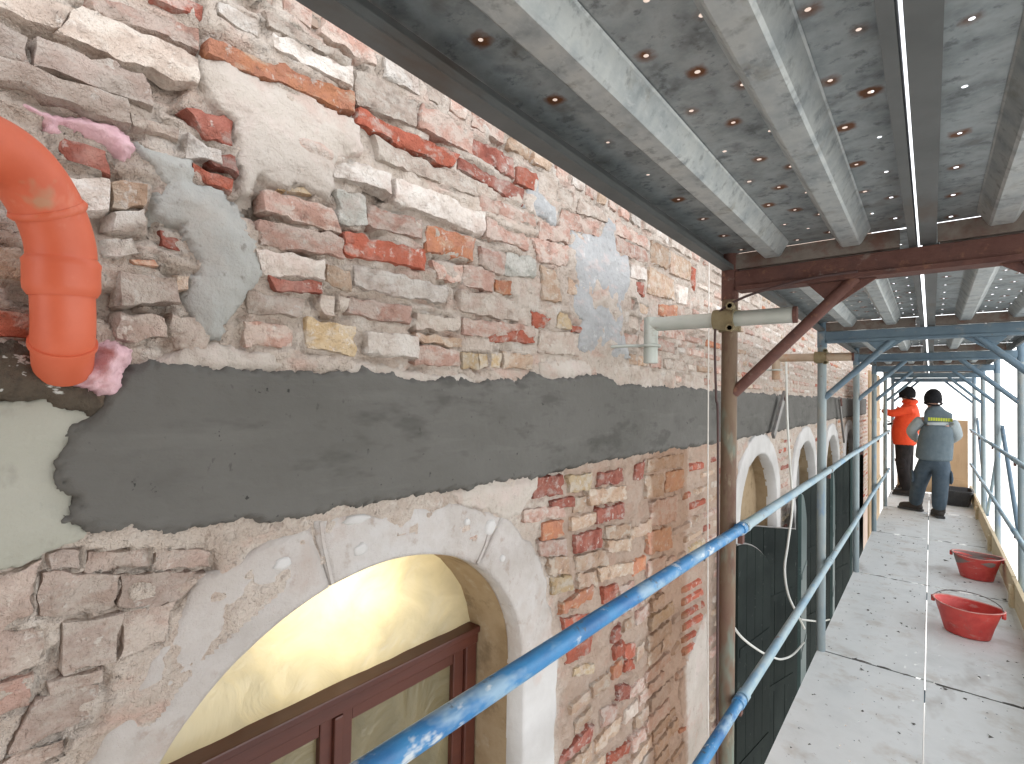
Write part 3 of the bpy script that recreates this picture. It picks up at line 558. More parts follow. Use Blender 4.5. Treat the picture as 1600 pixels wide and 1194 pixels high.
def arch_stone(a0, a1, seed, proud, mname='archstone'):
    AN = [a0]+list(np.linspace(a0, a1, max(6, int(abs(a1-a0)/2.2))))+[a1]; na = len(AN)-1; nr = 14
    X = np.zeros((na+1, nr+3)); Y = X.copy(); Z = X.copy()
    for i in range(na+1):
        p, q = ring_pt(AN[i]); f = np.linspace(0, 1, nr+1)
        pts = p[None]*(1-f)[:, None]+q[None]*f[:, None]
        yy = np.r_[pts[0, 0], pts[:, 0], pts[-1, 0]]; zz = np.r_[pts[0, 1], pts[:, 1], pts[-1, 1]]
        er = np.r_[0, 0, np.linspace(0, 1, nr)**4, 1]*.030
        yy = yy+er*fbm(yy*20, zz*20, seed, 3); zz = zz+er*fbm(yy*20, zz*20, seed+5, 3)
        h = proud+.003*fbm(yy*9, zz*9, seed, 3)+.001*fbm(yy*50, zz*50, seed, 2)
        h[0] = -.052; h[1] -= .004; h[-1] = -.05; h[-2] -= .006
        if i == 0 or i == na: h = h-np.where(np.arange(len(h)) % (len(h)-1) == 0, 0, .05)
        elif i == 1 or i == na-1: h = h-.002
        X[i], Y[i], Z[i] = h, yy, zz
    return link('arch_stone', grid_mesh('arch_stone', X, Y, Z), M[mname], win)
js = [(-48, 8, .003, 'archstone'), (8.4, 73, .004, 'archstone'), (73.4, 126, .003, 'archstone'), (126.4, 182, .004, 'archstone'), (182.6, 232, .010, 'whitestone')]
for i, (a0, a1, pr, mn) in enumerate(js): arch_stone(a0, a1, 50+i*3, pr, mn)
# pale repairs and filled joints on the stones
def blob(name, px, py, ry, rz, x, m, parent, seed, t=.004, n=14):
    y, z = wp(px, py); mb = MB(); vs = [(x+t, y, z)]; 
    for rr, dx_ in ((.5, t*.95), (.85, t*.7), (1, -.006)):
        for k in range(n):
            a = 2*math.pi*k/n; w_ = 1+.35*float(fbm(math.cos(a)*1.3+seed, math.sin(a)*1.3, seed, 2)); vs.append((x+dx_, y+ry*rr*w_*math.cos(a), z+rz*rr*w_*math.sin(a)))
    fs = [(0, 1+k, 1+(k+1) % n) for k in range(n)]+[(1+r*n+k, 1+(r+1)*n+k, 1+(r+1)*n+(k+1) % n, 1+r*n+(k+1) % n) for r in range(2) for k in range(n)]
    mb.add(vs, fs, True); return mb.build(name, m, parent)
for (px, py, ry, rz, sd) in ((440, 878, .018, .012, 1), (560, 858, .017, .013, 2), (728, 815, .010, .010, 3), (783, 872, .010, .009, 4), (555, 812, .03, .010, 5), (765, 822, .022, .022, 7)):
    blob('lime_repair', px, py, ry, rz, .0045, M['whitestone'], win, sd)
def strip(name, pxs, wd, x, m, parent):
    pts = [Vector((x, *wp(*p))) for p in pxs]; mb = MB()
    for a, b in zip(pts[:-1], pts[1:]): mb.obar(a, b, wd, .006, (1, 0, 0))
    return mb.build(name, m, parent)
strip('filled_joint', [(500, 815), (503, 845), (512, 885), (518, 912)], .006, .002, M['archstone'], win)
strip('filled_joint', [(766, 818), (758, 850), (745, 880)], .008, .002, M['archstone'], win)
def reveal(parent, yc, top, depth, m, x0=-.05, name='reveal', base=None):
    pts = resample(arch_pts(yc, top, 0, 30, base), 70); n = len(pts); k = 7
    X = np.zeros((n, k)); Y = X.copy(); Z = X.copy()
    for j in range(k):
        f = j/(k-1); X[:, j] = x0-f*(depth+x0); Y[:, j] = pts[:, 0]; Z[:, j] = pts[:, 1]
    d = .004*fbm(Y*14+X*20, Z*14, 70, 3); nrm = np.stack([Y-yc, np.maximum(Z-(top-RISE), 0)], -1); nn = np.linalg.norm(nrm, axis=-1)+1e-9
    Y = Y+d*nrm[..., 0]/nn; Z = Z+d*nrm[..., 1]/nn
    return link(name, grid_mesh(name, X[::-1], Y[::-1], Z[::-1]), m, parent)
reveal(win, WIN[0], TOPZ, .212, M['reveal'])
FX = -.19; TZ = HC-.712
# glowing film over the fanlight
Yg, Zg = np.meshgrid(np.linspace(WIN[0]-HW-.01, WIN[0]+HW+.01, 90), np.linspace(TZ-.02, TOPZ+.01, 44), indexing='ij')
Xg = FX-.012+.009*fbm(Yg*7+Zg*4, Zg*5-Yg*3, 90, 4)
link('window_film', grid_mesh('window_film', Xg, Yg, Zg), M['sheet'], win)
def wood(y0, y1, z0, z1, x0, x1, name='frame_bar', parent=None): return MB().box((x0, y0, z0), (x1, y1, z1)).build(name, M['mahogany'], parent or win, .004)
yl, yr = WIN[0]-HW+.004, WIN[0]+HW-.006; zb = HC-1.55
wood(yl, yr, TZ-.045, TZ, FX-.02, FX+.025, 'transom'); wood(yl, yr, TZ-.012, TZ+.008, FX-.018, FX+.034, 'transom_moulding')
wood(yr-.045, yr, zb, TZ-.046, FX-.02, FX+.02, 'jamb'); wood(yl, yl+.045, zb, TZ-.046, FX-.02, FX+.02, 'jamb')
for (a, b) in ((yl+.047, WIN[0]-.002), (WIN[0]+.002, yr-.047)):
    s = empty('sash', (FX, (a+b)/2, zb), None, None); s.parent = win; s.matrix_parent_inverse = win.matrix_basis.inverted()
    def sub(mb, nm, m, bev=.003):
        o = mb.build(nm, m, None, bev); o.parent = s; o.matrix_parent_inverse = s.matrix_basis.inverted(); return o
    sub(MB().box((FX-.015, a, zb), (FX+.010, a+.040, TZ-.05)), 'stile', M['mahogany']); sub(MB().box((FX-.015, b-.040, zb), (FX+.010, b, TZ-.05)), 'stile', M['mahogany'])
    sub(MB().box((FX-.015, a+.041, TZ-.083), (FX+.008, b-.041, TZ-.05)), 'rail', M['mahogany'])
    sub(MB().box((FX-.012, a+.035, zb), (FX-.006, b-.035, TZ-.08)), 'pane', M['panefilm'], 0)
wood(WIN[0]-.012, WIN[0]+.012, zb, TZ-.05, FX+.009, FX+.022, 'cover_strip')
lamp = bpy.data.lights.new('room_lamp', 'POINT'); lamp.energy = 1.9; lamp.color = (1, .88, .62); lamp.shadow_soft_size = .03
lo = bpy.data.objects.new('room_lamp', lamp); COL.objects.link(lo); lo.location = (-.40, .72, HC-.48)

# ------------------------------------------------------------------ far arched windows
wl = ['second', 'third', 'fourth', 'fifth']
for i in range(1, 5):
    yc, top = WIN[i], WTOP[i]
    wn = empty('arched_window', (0, yc, HC-1.9), '%s arched window from the camera, white surround and tan board filling' % wl[i-1], 'window', 'arched windows in the brick wall')
    pin = resample(arch_pts(yc, top, 0, 30, HC-1.88), 60); po = resample(arch_pts(yc, top, .14, 30, HC-1.88), 60)
    cuts = [0, 17, 25, 34, 42, 59]
    for a, b in zip(cuts[:-1], cuts[1:]):
        n = b-a+1; X = np.zeros((n, 7)); Y = X.copy(); Z = X.copy()
        for j, f in enumerate((0, 0, .1, .5, .9, 1, 1)):
            Y[:, j] = pin[a:b+1, 0]*(1-f)+po[a:b+1, 0]*f; Z[:, j] = pin[a:b+1, 1]*(1-f)+po[a:b+1, 1]*f
            X[:, j] = (-.06, .012, .016, .016, .014, .008, -.05)[j]+.002*fbm(Y[:, j]*12, Z[:, j]*12, i, 2)
        X[0, 1:-1] -= .006; X[-1, 1:-1] -= .006
        link('arch_stone', grid_mesh('arch_stone', X, Y, Z), M['whitestone'], wn)
    reveal(wn, yc, top, .16, M['reveal'], base=HC-1.88)
    Yg, Zg = np.meshgrid(np.linspace(yc-HW-.01, yc+HW+.01, 20), np.linspace(HC-1.88, top+.01, 26), indexing='ij')
    link('infill_board', grid_mesh('infill_board', -.13+.003*fbm(Yg*6, Zg*6, i, 2), Yg, Zg), M['reveal'] if i == 1 else M['greyplaster'], wn)

# ================================================================== SCAFFOLD
Y0, BAY = 1.73, 1.83
XL, XR = CAMX-.51, CAMX+.525
PZ = HC+.475                       # top of the overhead deck plates
ordn = ['nearest', 'second', 'third', 'fourth', 'fifth', 'sixth', 'seventh']
def dup(root, loc):
    r = root.copy(); COL.objects.link(r); r.location = loc
    for ch in list(root.children):
        c = ch.copy(); COL.objects.link(c); c.parent = r
        for g_ in list(ch.children):
            d = g_.copy(); COL.objects.link(d); d.parent = c
    return r
# ---- a perforated steel plank, origin at its near left corner, plate at z = 0, length along y
PW, PL = .497, BAY-.012
def plate_mesh(mname, seed, holes):
    rn = random.Random(seed); me = bpy.data.meshes.new('plate'); vs = []; fs = []; rust = []
    def v(x, y, r=0.): vs.append((x, y, 0)); rust.append(r); return len(vs)-1
    c = .0215
    xs = sorted(holes)
    def quad(x0, x1, y0, y1):
        fs.append((v(x0, y0), v(x1, y0), v(x1, y1), v(x0, y1)))
    px = 0.
    for x, ys in xs:
        if x-c > px+1e-5: quad(px, x-c, 0, PL)
        py = 0.
        for y in ys:
            y = y+rn.uniform(-.004, .004)
            if y-c < py+.002 or y+c > PL-.01: continue
            quad(x-c, x+c, py, y-c)
            rad = (.0041 if mname == 'galv' else .0036)*rn.uniform(.8, 1.1); rs = rn.choice([.15, .55, .8, 1., 1.2])
            n = 12; outer_ = []; mid = []; innr = []
            for k in range(n):
                a = 2*math.pi*k/n+math.pi/4; ca, sa = math.cos(a), math.sin(a); m_ = c/max(abs(ca), abs(sa))
                outer_.append(v(x+ca*m_, y+sa*m_, 0)); mid.append(v(x+ca*.0145, y+sa*.0145, .60*rs)); innr.append(v(x+ca*rad, y+sa*rad, 1.1*rs))
            for k in range(n):
                l = (k+1) % n; fs.append((innr[k], mid[k], mid[l], innr[l])); fs.append((mid[k], outer_[k], outer_[l], mid[l]))
            # corner fills (12 rays do not meet every corner)
            py = y+c
        quad(x-c, x+c, py, PL); px = x+c
    quad(px, PW, 0, PL)
    me.from_pydata(vs, [], fs); at = me.attributes.new('rust', 'FLOAT', 'POINT'); at.data.foreach_set('value', rust); me.update(); me.materials.append(M[mname]); return me
SP = .172
h1 = [(.062, [SP*(.35+i) for i in range(11)]),
      (.222, [SP*(.30+i) for i in range(11)]), (.2655, [SP*(.75+i) for i in range(11)]), (.309-.0005, [SP*(.15+i) for i in range(11)]),
      (.412, [SP*(.55+i) for i in range(11)]), (.456, [SP*(.98+i) for i in range(11)])]
def make_plank(top, endm):
    r = bpy.data.objects.new('scaffold_plank', None); COL.objects.link(r)
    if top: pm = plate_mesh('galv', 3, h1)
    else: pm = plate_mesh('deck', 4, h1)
    bm = M['galvedge'] if top else M['deck']
    o = bpy.data.objects.new('plate', pm); COL.objects.link(o); o.parent = r
    for x, s in ((0, 1), (PW, -1)):
        mb = MB(); t = .0025; fl = .034 if s == 1 else .016
        mb.box((min(x, x+s*t), 0, -.055), (max(x, x+s*t), PL, -.0015)); mb.box((min(x+s*t, x+s*fl), 0, -.055), (max(x+s*t, x+s*fl), PL, -.0525))
        mb.box((min(x+s*(fl-.0025), x+s*fl), 0, -.052), (max(x+s*(fl-.0025), x+s*fl), PL, -.040)); mb.build('side_lip', bm, r)
    for xc in (.155, .355):
        mb = MB(); pr = [(-.046, -.0015), (-.043, -.004), (-.024, -.037), (-.019, -.041), (.019, -.041), (.024, -.037), (.043, -.004), (.046, -.0015)]
        vs = [(xc+p[0], y, p[1]) for y in (.045, PL-.045) for p in pr]; n = len(pr)
        mb.add(vs, [(k, k+1, n+k+1, n+k) for k in range(n-1)], False); mb.add(vs[:n], [tuple(range(n))]); mb.add(vs[n:], [tuple(reversed(range(n)))])
        mb.build('rib', M['galvlight'], r)
    for ya, yb in ((.003, .009), (PL-.009, PL-.003)): MB().box((.036, ya, -.053), (PW-.036, yb, -.004)).build('end_plate', endm, r)
    for y in (0, PL):
        for x in (.09, PW-.09):
            sg = -1 if y == 0 else 1
            MB().box((x-.025, min(y-sg*.002, y+sg*.005), -.030), (x+.025, max(y-sg*.002, y+sg*.005), -.004)).build('hook', M['rust'] if top else M['galvedge'], r)
    return r
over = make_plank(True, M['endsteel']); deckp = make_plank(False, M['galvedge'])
def plank_label(top, side, k):
    if k < 0: return '%s steel plank on the %s side, just behind the camera' % ('overhead' if top else 'deck', side)
    return '%s of the %s steel planks on the %s side' % (ordn[k], 'overhead' if top else 'walkway', side)
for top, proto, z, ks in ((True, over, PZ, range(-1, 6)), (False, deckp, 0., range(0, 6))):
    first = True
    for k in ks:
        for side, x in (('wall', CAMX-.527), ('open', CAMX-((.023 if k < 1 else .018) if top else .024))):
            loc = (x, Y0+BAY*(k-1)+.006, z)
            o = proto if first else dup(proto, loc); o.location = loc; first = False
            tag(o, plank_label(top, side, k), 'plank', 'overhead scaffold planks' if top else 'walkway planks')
# ---- frames
def frame(k, pm, bmn):
    y = Y0+BAY*k; nm = ordn[k]
    f = empty('scaffold_portal', (CAMX, y, GZ), '%s scaffold frame across the walkway, %s with knee braces' % (nm, 'rusty red brown' if k == 0 else 'worn blue grey'), 'scaffold frame', 'scaffold frames across the walkway')
    bt = PZ-.060
    for x, mm in ((XL, pm), (XR, pm)):
        MB().tube([(x, y, GZ), (x, y, -.06), (x, y, HC), (x, y, bt-.052)], .0245, 14).build('post', mm, f)
        MB().tube([(x, y, bt-.09), (x, y, bt+.10)], .0265, 14).build('post_head', M[bmn], f)
    # top beam: channel with a lower lip, and the beam of the lift below
    MB().box((XL+.02, y-.020, bt-.052), (XR-.02, y+.020, bt)).build('top_beam', M[bmn], f, .003)
    MB().box((XL+.026, y-.030, bt-.066), (XR-.026, y+.030, bt-.0525)).build('beam_flange', M[bmn], f)
    MB().box((XL+.02, y-.020, -.112), (XR-.02, y+.020, -.060)).build('lower_beam', M[bmn], f, .003)
    for s, x in ((1, XL), (-1, XR)):
        MB().tube([(x+s*.015, y, HC+.02), (x+s*.345, y, bt-.060)], .0175, 10).build('knee_brace', M[bmn], f)
        gs = MB(); a = Vector((x+s*.345, y, bt-.067)); gs.add([a+Vector((s*.05, -.004, 0)), a+Vector((-s*.12, -.004, 0)), a+Vector((-s*.055, -.004, -.072)), a+Vector((s*.05, .004, 0)), a+Vector((-s*.12, .004, 0)), a+Vector((-s*.055, .004, -.072))], [(0, 1, 2), (5, 4, 3), (0, 3, 4, 1), (1, 4, 5, 2), (2, 5, 3, 0)])
        if k < 2: gs.build('gusset', M[bmn], f)
        for z in (HC-.41, HC-.955):
            MB().tube([(x+s*.018, y+.02, z-.012), (x+s*.045, y+.02, z-.012)], .008, 8).build('rail_peg', M['rust'], f)
            MB().box((x+s*.028, y+.006, z-.055), (x+s*.044, y+.030, z-.02)).build('rail_wedge', M['rust'], f, .002)
    return f
for k in range(6): frame(k, M['rustpost'] if k == 0 else M['bluepost'], 'rust' if k == 0 else 'bluedark')
# ---- guard rails: one tube per bay
for side, x, ks in (('wall', XL+.043, range(0, 5)), ('open', XR-.043, range(1, 6))):
    for lev, z in (('upper', HC-.412), ('lower', HC-.955)):
        for k in ks:
            ya, yb = Y0+BAY*(k-1)+.01, Y0+BAY*k+.01
            m = M['bluerail'] if (k == 0 and side == 'wall') else M['greyrail']
            look = 'bright blue paint-scuffed' if (k == 0 and side == 'wall') else 'dusty blue grey'
            sag = rnd.uniform(-.008, .008)
            r = empty('guard_rail', (x, ya, z), '%s %s guard rail on the %s side, %s bay of the walkway' % (look, lev, side, ordn[k]), 'guard rail', 'guard rails')
            pts = [(x, ya+(yb-ya)*t, z+sag*math.sin(math.pi*t)+.0) for t in (.012, .25, .5, .75, .988)]
            MB().tube(pts, .0165 if k else .0158, 12).build('tube', m, r)
            for yy in (ya+.022, yb-.022): MB().tube([(x, yy-.016, z), (x, yy+.016, z)], .0195, 12).build('end_sleeve', m, r)
# ---- outer diagonals and toe boards
for k in range(1, 6):
    ya, yb = Y0+BAY*(k-1), Y0+BAY*k
    up_near = (k % 2 == 0)
    a = (XR+.035, ya+.05, .08 if not up_near else HC-.25); b = (XR+.035, yb-.05, HC-.25 if not up_near else .08)
    d = empty('diagonal_brace', a, 'slanting blue scaffold brace on the open side, %s bay of the walkway' % ordn[k], 'brace', 'diagonal braces')
    MB().tube([a, b], .017, 10).build('tube', M['bluedark'] if k % 2 else M['greyrail'], d)
    for p in (a, b): MB().box((p[0]-.012, p[1]-.02, p[2]-.035), (p[0]+.012, p[1]+.02, p[2]+.035)).build('end_lug', M['bluedark'], d, .003)
    a = 0.012
    t = empty('toe_board', (XR-.03, ya, 0), '%s timber toe board along the open edge of the deck' % ordn[k], 'toe board', 'toe boards')
    MB().box((XR-.058, ya+.02, .005), (XR-.032, yb+.005, .19+.006*(k % 2))).build('board', M['timber'], t, .003)
    MB().box((XR-.085, yb-.16, .005), (XR-.0585, yb-.09, .16)).build('cleat', M['timber'], t, .002)
# ---- wall ties on the first two posts
def tie(k, zr, xa, xb, m, rot=0.):
    y = Y0+BAY*k-.052; z = HC+zr
    t = empty('wall_tie', (xa, y, z), ('pale galvanised tube tie clamped to the rusty near post' if k == 0 else 'brown tube tie clamped to the second post along the wall'), 'wall tie', 'wall ties')
    xa, xb = CAMX+xa, CAMX+xb; ya = y-rot; yb = y+rot*.8
    MB().tube([(xa, ya, z), (xb-.012, yb-.001, z)], .0243, 16).build('cross_tube', m, t)
    e = MB(); e.tube([(xb-.012, yb-.001, z), (xb, yb, z)], .0252, 16, True); e.build('rusty_end', M['rust'], t)
    MB().tube([(xa, ya, z+.024), (xa, ya, z-.135)], .0243, 16).build('drop_tube', m, t)
    ring = [(xa+.030*math.cos(a), ya+.030*math.sin(a), z-.075) for a in np.linspace(-2.6, 2.6, 16)]
    MB().tube([(0.01, ya-.04, z-.075), (xa-.05, ya-.034, z-.075)]+ring, .0055, 8).build('eye_bolt', M['galvtube'], t)
    c = MB(); yp = Y0+BAY*k; c.tube([(XL, yp, z-.034), (XL, yp, z+.034)], .0345, 16); c.build('coupler', M['clamp'], t, .006)
    yy = ya+(yb-ya)*((XL-xa)/(xb-xa))
    c = MB(); c.tube([(XL-.032, yy, z), (XL+.032, yy, z)], .0335, 16); c.build('coupler', M['clamp'], t, .006)
    for dz in (.018, -.018):
        MB().tube([(XL+.03, yy-.012, z+dz*1.9), (XL+.03, yy-.052, z+dz*1.9)], .008, 6).build('bolt', M['clamp'], t)
        MB().tube([(XL+.03, yy-.040, z+dz*1.9), (XL+.03, yy-.052, z+dz*1.9)], .013, 6).build('nut', M['clamp'], t)
tie(0, .255, -.755, -.305, M['galvtube'], .012)
tie(1, .262, -.745, -.345, M['galvrust'], .03)
# dark bars leaning on the band
def bar(a, b, x0, x1, label):
    p = at_x(*a, x0); q = at_x(*b, x1); r = empty('leaning_bar', q, label, 'bar', 'dark bars against the wall')
    MB().obar(p, q, .05, .02, (1, 0, 0)).build('strap', M['steel'], r, .003); MB().tube([p+(q-p)*.02+Vector((.012, 0, 0)), p+(q-p)*.16+Vector((.012, 0, 0))], .016, 8).build('head', M['rust'], r)
bar((1226, 614), (1208, 682), .06, .05, 'dark steel bar slanting down across the cement band before the second post')
bar((1311, 622), (1319, 690), .06, .05, 'thin dark bar slanting down across the cement band before the third post')
# cords and cables
def cord(name, pts, r, m, label, cat):
    o = MB().tube(spline(pts, 8), r, 8).build(name, m); o.location = (0, 0, 0); return tag(o, label, cat)
cord('hanging_rope', [at_x(1108, 380, .10), at_x(1107, 560, .10), at_x(1106, 760, .105), at_x(1106, 960, .10), at_x(1107, 1400, .10)], .0032, M['rope'], 'pale rope hanging straight down the wall just before the rusty post', 'rope')
yk = Y0-.06
cord('dark_cable', [at_y(1340, 424, yk), at_y(1262, 436, yk), at_y(1180, 458, yk-.01), at_y(1140, 476, yk-.015), at_y(1122, 492, yk-.01), at_y(1117, 530, yk), at_y(1119, 620, yk+.01), at_y(1122, 700, yk+.02), at_y(1120, 1300, yk+.02)], .004, M['darkcable'], 'thin dark cable looped over the wall tie at the rusty post', 'cable')
cord('white_cable', [at_x(1228, 560, .12), at_x(1230, 650, .13), at_x(1234, 720, .14), at_x(1238, 790, .15), at_x(1231, 850, .16), at_x(1226, 890, .18), at_x(1232, 930, .19), at_x(1246, 960, .19), at_x(1257, 982, .19)], .0075, M['cable'], 'white cable hanging loosely in front of the green shutters', 'cable')
cord('white_wire', [at_x(1139, 968, .25), at_x(1158, 995, .26), at_x(1185, 1016, .26), at_x(1205, 1026, .26), at_x(1222, 1030, .26), at_x(1240, 1022, .25), at_x(1256, 1004, .24)], .0055, M['cable'], 'white wire sagging across the dark shutters beside the near post', 'wire')
cord('grey_wire', [at_x(1252, 968, .24), at_x(1268, 970, .25), at_x(1282, 971, .26), at_x(1296, 968, .28)], .006, M['cable'], 'short white wire behind the second post near the deck edge', 'wire')

# ------------------------------------------------------------------ shutters
def shutter(label, hinge, free, ztop_h, ztop_f, m, zb=HC-3.3, curve=.0, nb=4):
    """boarded leaf from hinge point to free point (plan positions), its top curving between the two heights"""
    h = Vector((*hinge, 0)); f = Vector((*free, 0)); d = f-h; n = Vector((d.y, -d.x, 0)).normalized()
    if n.x < 0: n = -n
    r = empty('shutter', (h.x, h.y, zb), label, 'shutter', 'green shutters')
    def zt(t): return ztop_h+(ztop_f-ztop_h)*(math.sin(t*math.pi/2)**.8 if curve else t)
    for i in range(nb):
        a, b = i/nb+.004, (i+1)/nb-.004; ts = np.linspace(a, b, 4); mb = MB(); fr = []; bk = []
        for t in ts: p = h+d*t; fr.append(Vector((p.x, p.y, zt(t))))
        fr += [Vector(((h+d*b).x, (h+d*b).y, zb)), Vector(((h+d*a).x, (h+d*a).y, zb))]
        k = len(fr); fr2 = [q+n*.012 for q in fr]; bk = [q-n*.012 for q in fr]
        mb.add(fr2+bk, [tuple(range(k)), tuple(reversed(range(k, 2*k)))]+[(i_, k+i_, k+(i_+1) % k, (i_+1) % k) for i_ in range(k)])
        me = mb.build('board', m, r, .0015)
    for z in (zb+1.35, zb+1.95):
        MB().obar(h+d*.05+n*.0145+Vector((0, 0, z)), h+d*.95+n*.0145+Vector((0, 0, z)), .004, .045).build('batten', m, r, .002)
    # pale rim along the curved top
    rim = [h+d*t+n*.0+Vector((0, 0, zt(t)+.003)) for t in np.linspace(0, 1, 8)]
    MB().tube(rim, .006, 6).build('top_rim', M['steel'] if m is M['green'] else m, r)
    return r
# dark leaves closing the openings and leaves folded back against the wall
shutter('near dark green shutter leaf with curved top, folded back beside the rusty post', (.16, 3.30), (.10, 2.86), HC-.98, HC-.78, M['green'], curve=1)
shutter('wide dark green shutter board closing the second arched window', (-.05, 3.42), (.14, 4.14), HC-.80, HC-.93, M['green'], nb=5)
lf = ['second', 'third', 'fourth', 'fifth']
for i in (2, 3, 4):
    yc = WIN[i]; a = yc-HW
    shutter('green shutter leaf with sky light in its colour, folded back left of the %s arched window' % lf[i-1], (.085, a-.01), (.125, a-.47), HC-1.02, HC-.72, M['teal'], curve=1, nb=3)
    shutter('dark green shutter leaf half open in the %s arched window' % lf[i-1], (-.04, a+.04), (.13, yc+.34), HC-.93, HC-.70, M['green'], curve=1)
# ------------------------------------------------------------------ pipe, foam, debris
pp = [at_x(99, 572, .006), at_x(99, 540, .046), at_x(100, 500, .058), at_x(98, 445, .062), at_x(97, 395, .066), at_x(90, 362, .072), at_x(76, 328, .080), at_x(52, 288, .092), at_x(18, 252, .108), at_x(-30, 226, .13), at_x(-90, 212, .16)]
pipe = empty('drain_pipe', pp[0], 'bright orange plastic drain pipe curving out of the wall', 'pipe')
sm = spline(pp, 6)
MB().tube(sm[0:25], .0318, 28).build('pipe_body', M['pvc'], pipe)
MB().tube(sm[23:37], [.0345]+[.0345]*13, 28).build('elbow', M['pvc'], pipe)
MB().tube(sm[36:], .036, 28).build('upper_elbow', M['pvc'], pipe)
MB().tube(sm[16:24], [.0335, .0375, .038, .0378, .0378, .0378, .0385, .0345], 28).build('socket', M['pvc'], pipe)
MB().tube(sm[35:38], [.0368, .0395, .0368], 28).build('socket_ring', M['pvc'], pipe)
MB().tube(sm[6:8], [.0345, .0345], 28).build('seal_ring', M['pvc'], pipe)
def lump(name, spots, m, label, cat, seed, sub=4, amp=.35, fr=60):
    """clustered lumps united into one displaced surface"""
    bm = bmesh.new()
    for (px, py, x, r, sy, sz) in spots:
        c = at_x(px, py, x); b2 = bmesh.ops.create_icosphere(bm, subdivisions=sub, radius=1)
        for v_ in b2['verts']:
            k = v_.co.copy(); nse = float(fbm(k.x*1.6+seed+c.y*40, k.y*1.6+k.z*1.3, seed, 4)); k *= r*(1+amp*nse)
            v_.co = Vector((k.x*.8, k.y*sy, k.z*sz))+c
    me = bpy.data.meshes.new(name); bm.to_mesh(me); bm.free(); me.polygons.foreach_set('use_smooth', [True]*len(me.polygons))
    return tag(link(name, me, m), label, cat)
tag(skin('foam_lump', [wp(*p) for p in [(96, 590), (118, 578), (140, 566), (152, 540), (168, 532), (186, 540), (204, 548), (200, 568), (186, 582), (176, 604), (150, 610), (128, 604)]], .024, 'foam', .0026, ragged=.014, base=.008, amp=.022, edge=.018, seed=70, fq=24, parent=False), 'lump of pink expanding foam at the foot of the orange pipe', 'foam')
tag(skin('foam_smear', [wp(*p) for p in [(18, 156), (60, 168), (100, 180), (130, 184), (170, 196), (200, 208), (206, 232), (194, 244), (178, 226), (150, 212), (120, 200), (96, 194), (92, 206), (78, 204), (68, 186), (36, 172)]], .010, 'foam', .0026, ragged=.010, base=-.002, amp=.014, edge=.010, seed=74, fq=26, parent=False), 'pink foam smeared into the broken joint above the orange pipe', 'foam')
skin('dark_debris', [wp(*p) for p in [(-60, 530), (20, 535), (60, 565), (110, 590), (150, 605), (168, 622), (140, 640), (100, 638), (60, 625), (20, 618), (-60, 620)]], .012, 'soot', .004, ragged=.018, base=.004, amp=.014, seed=60)
# ------------------------------------------------------------------ boards at the far end
pb = empty('plywood_panels', (.27, 8.2, 0), 'tall tan plywood hoarding standing against the wall beyond the last window', 'board')
MB().box((.255, 8.15, -.6), (.275, 9.02, HC+.42)).build('sheet', M['ply'], pb, .002); MB().box((.255, 9.03, -.6), (.275, 9.9, HC+.41)).build('sheet', M['ply'], pb, .002)
for z in (.3, 1.2): MB().box((.2755, 8.3, z), (.30, 9.8, z+.05)).build('rail', M['timber'], pb, .002)
ye = 11.0
eb = empty('end_board', (CAMX+.1, ye, 0), 'tan plywood board closing the far end of the walkway', 'board')
MB().box((CAMX-.16, ye-.03, .01), (CAMX+.455, ye-.01, HC-.27)).build('sheet', M['ply'], eb, .002); MB().box((CAMX-.45, ye-.06, .01), (CAMX+.42, ye-.0305, .26)).build('kick_board', M['ply'], eb, .002)
MB().box((CAMX-.40, ye-.10, .01), (CAMX-.33, ye-.061, .34)).build('cleat', M['timber'], eb, .002)
shade_panels = empty('plywood_panels', (XR+.06, -1, 0), 'added plywood panels shading the left wall, unseen behind the camera', 'board')  # added out of view to darken the left end of the wall
for ya in (-2.5, -1.25): MB().box((XR+.05, ya, .0), (XR+.07, ya+1.245, HC+.45)).build('sheet', M['ply'], shade_panels, .002)
for z in (.4, 1.3): MB().box((XR+.0705, -2.5, z), (XR+.10, 0, z+.08)).build('rail', M['timber'], shade_panels, .002)
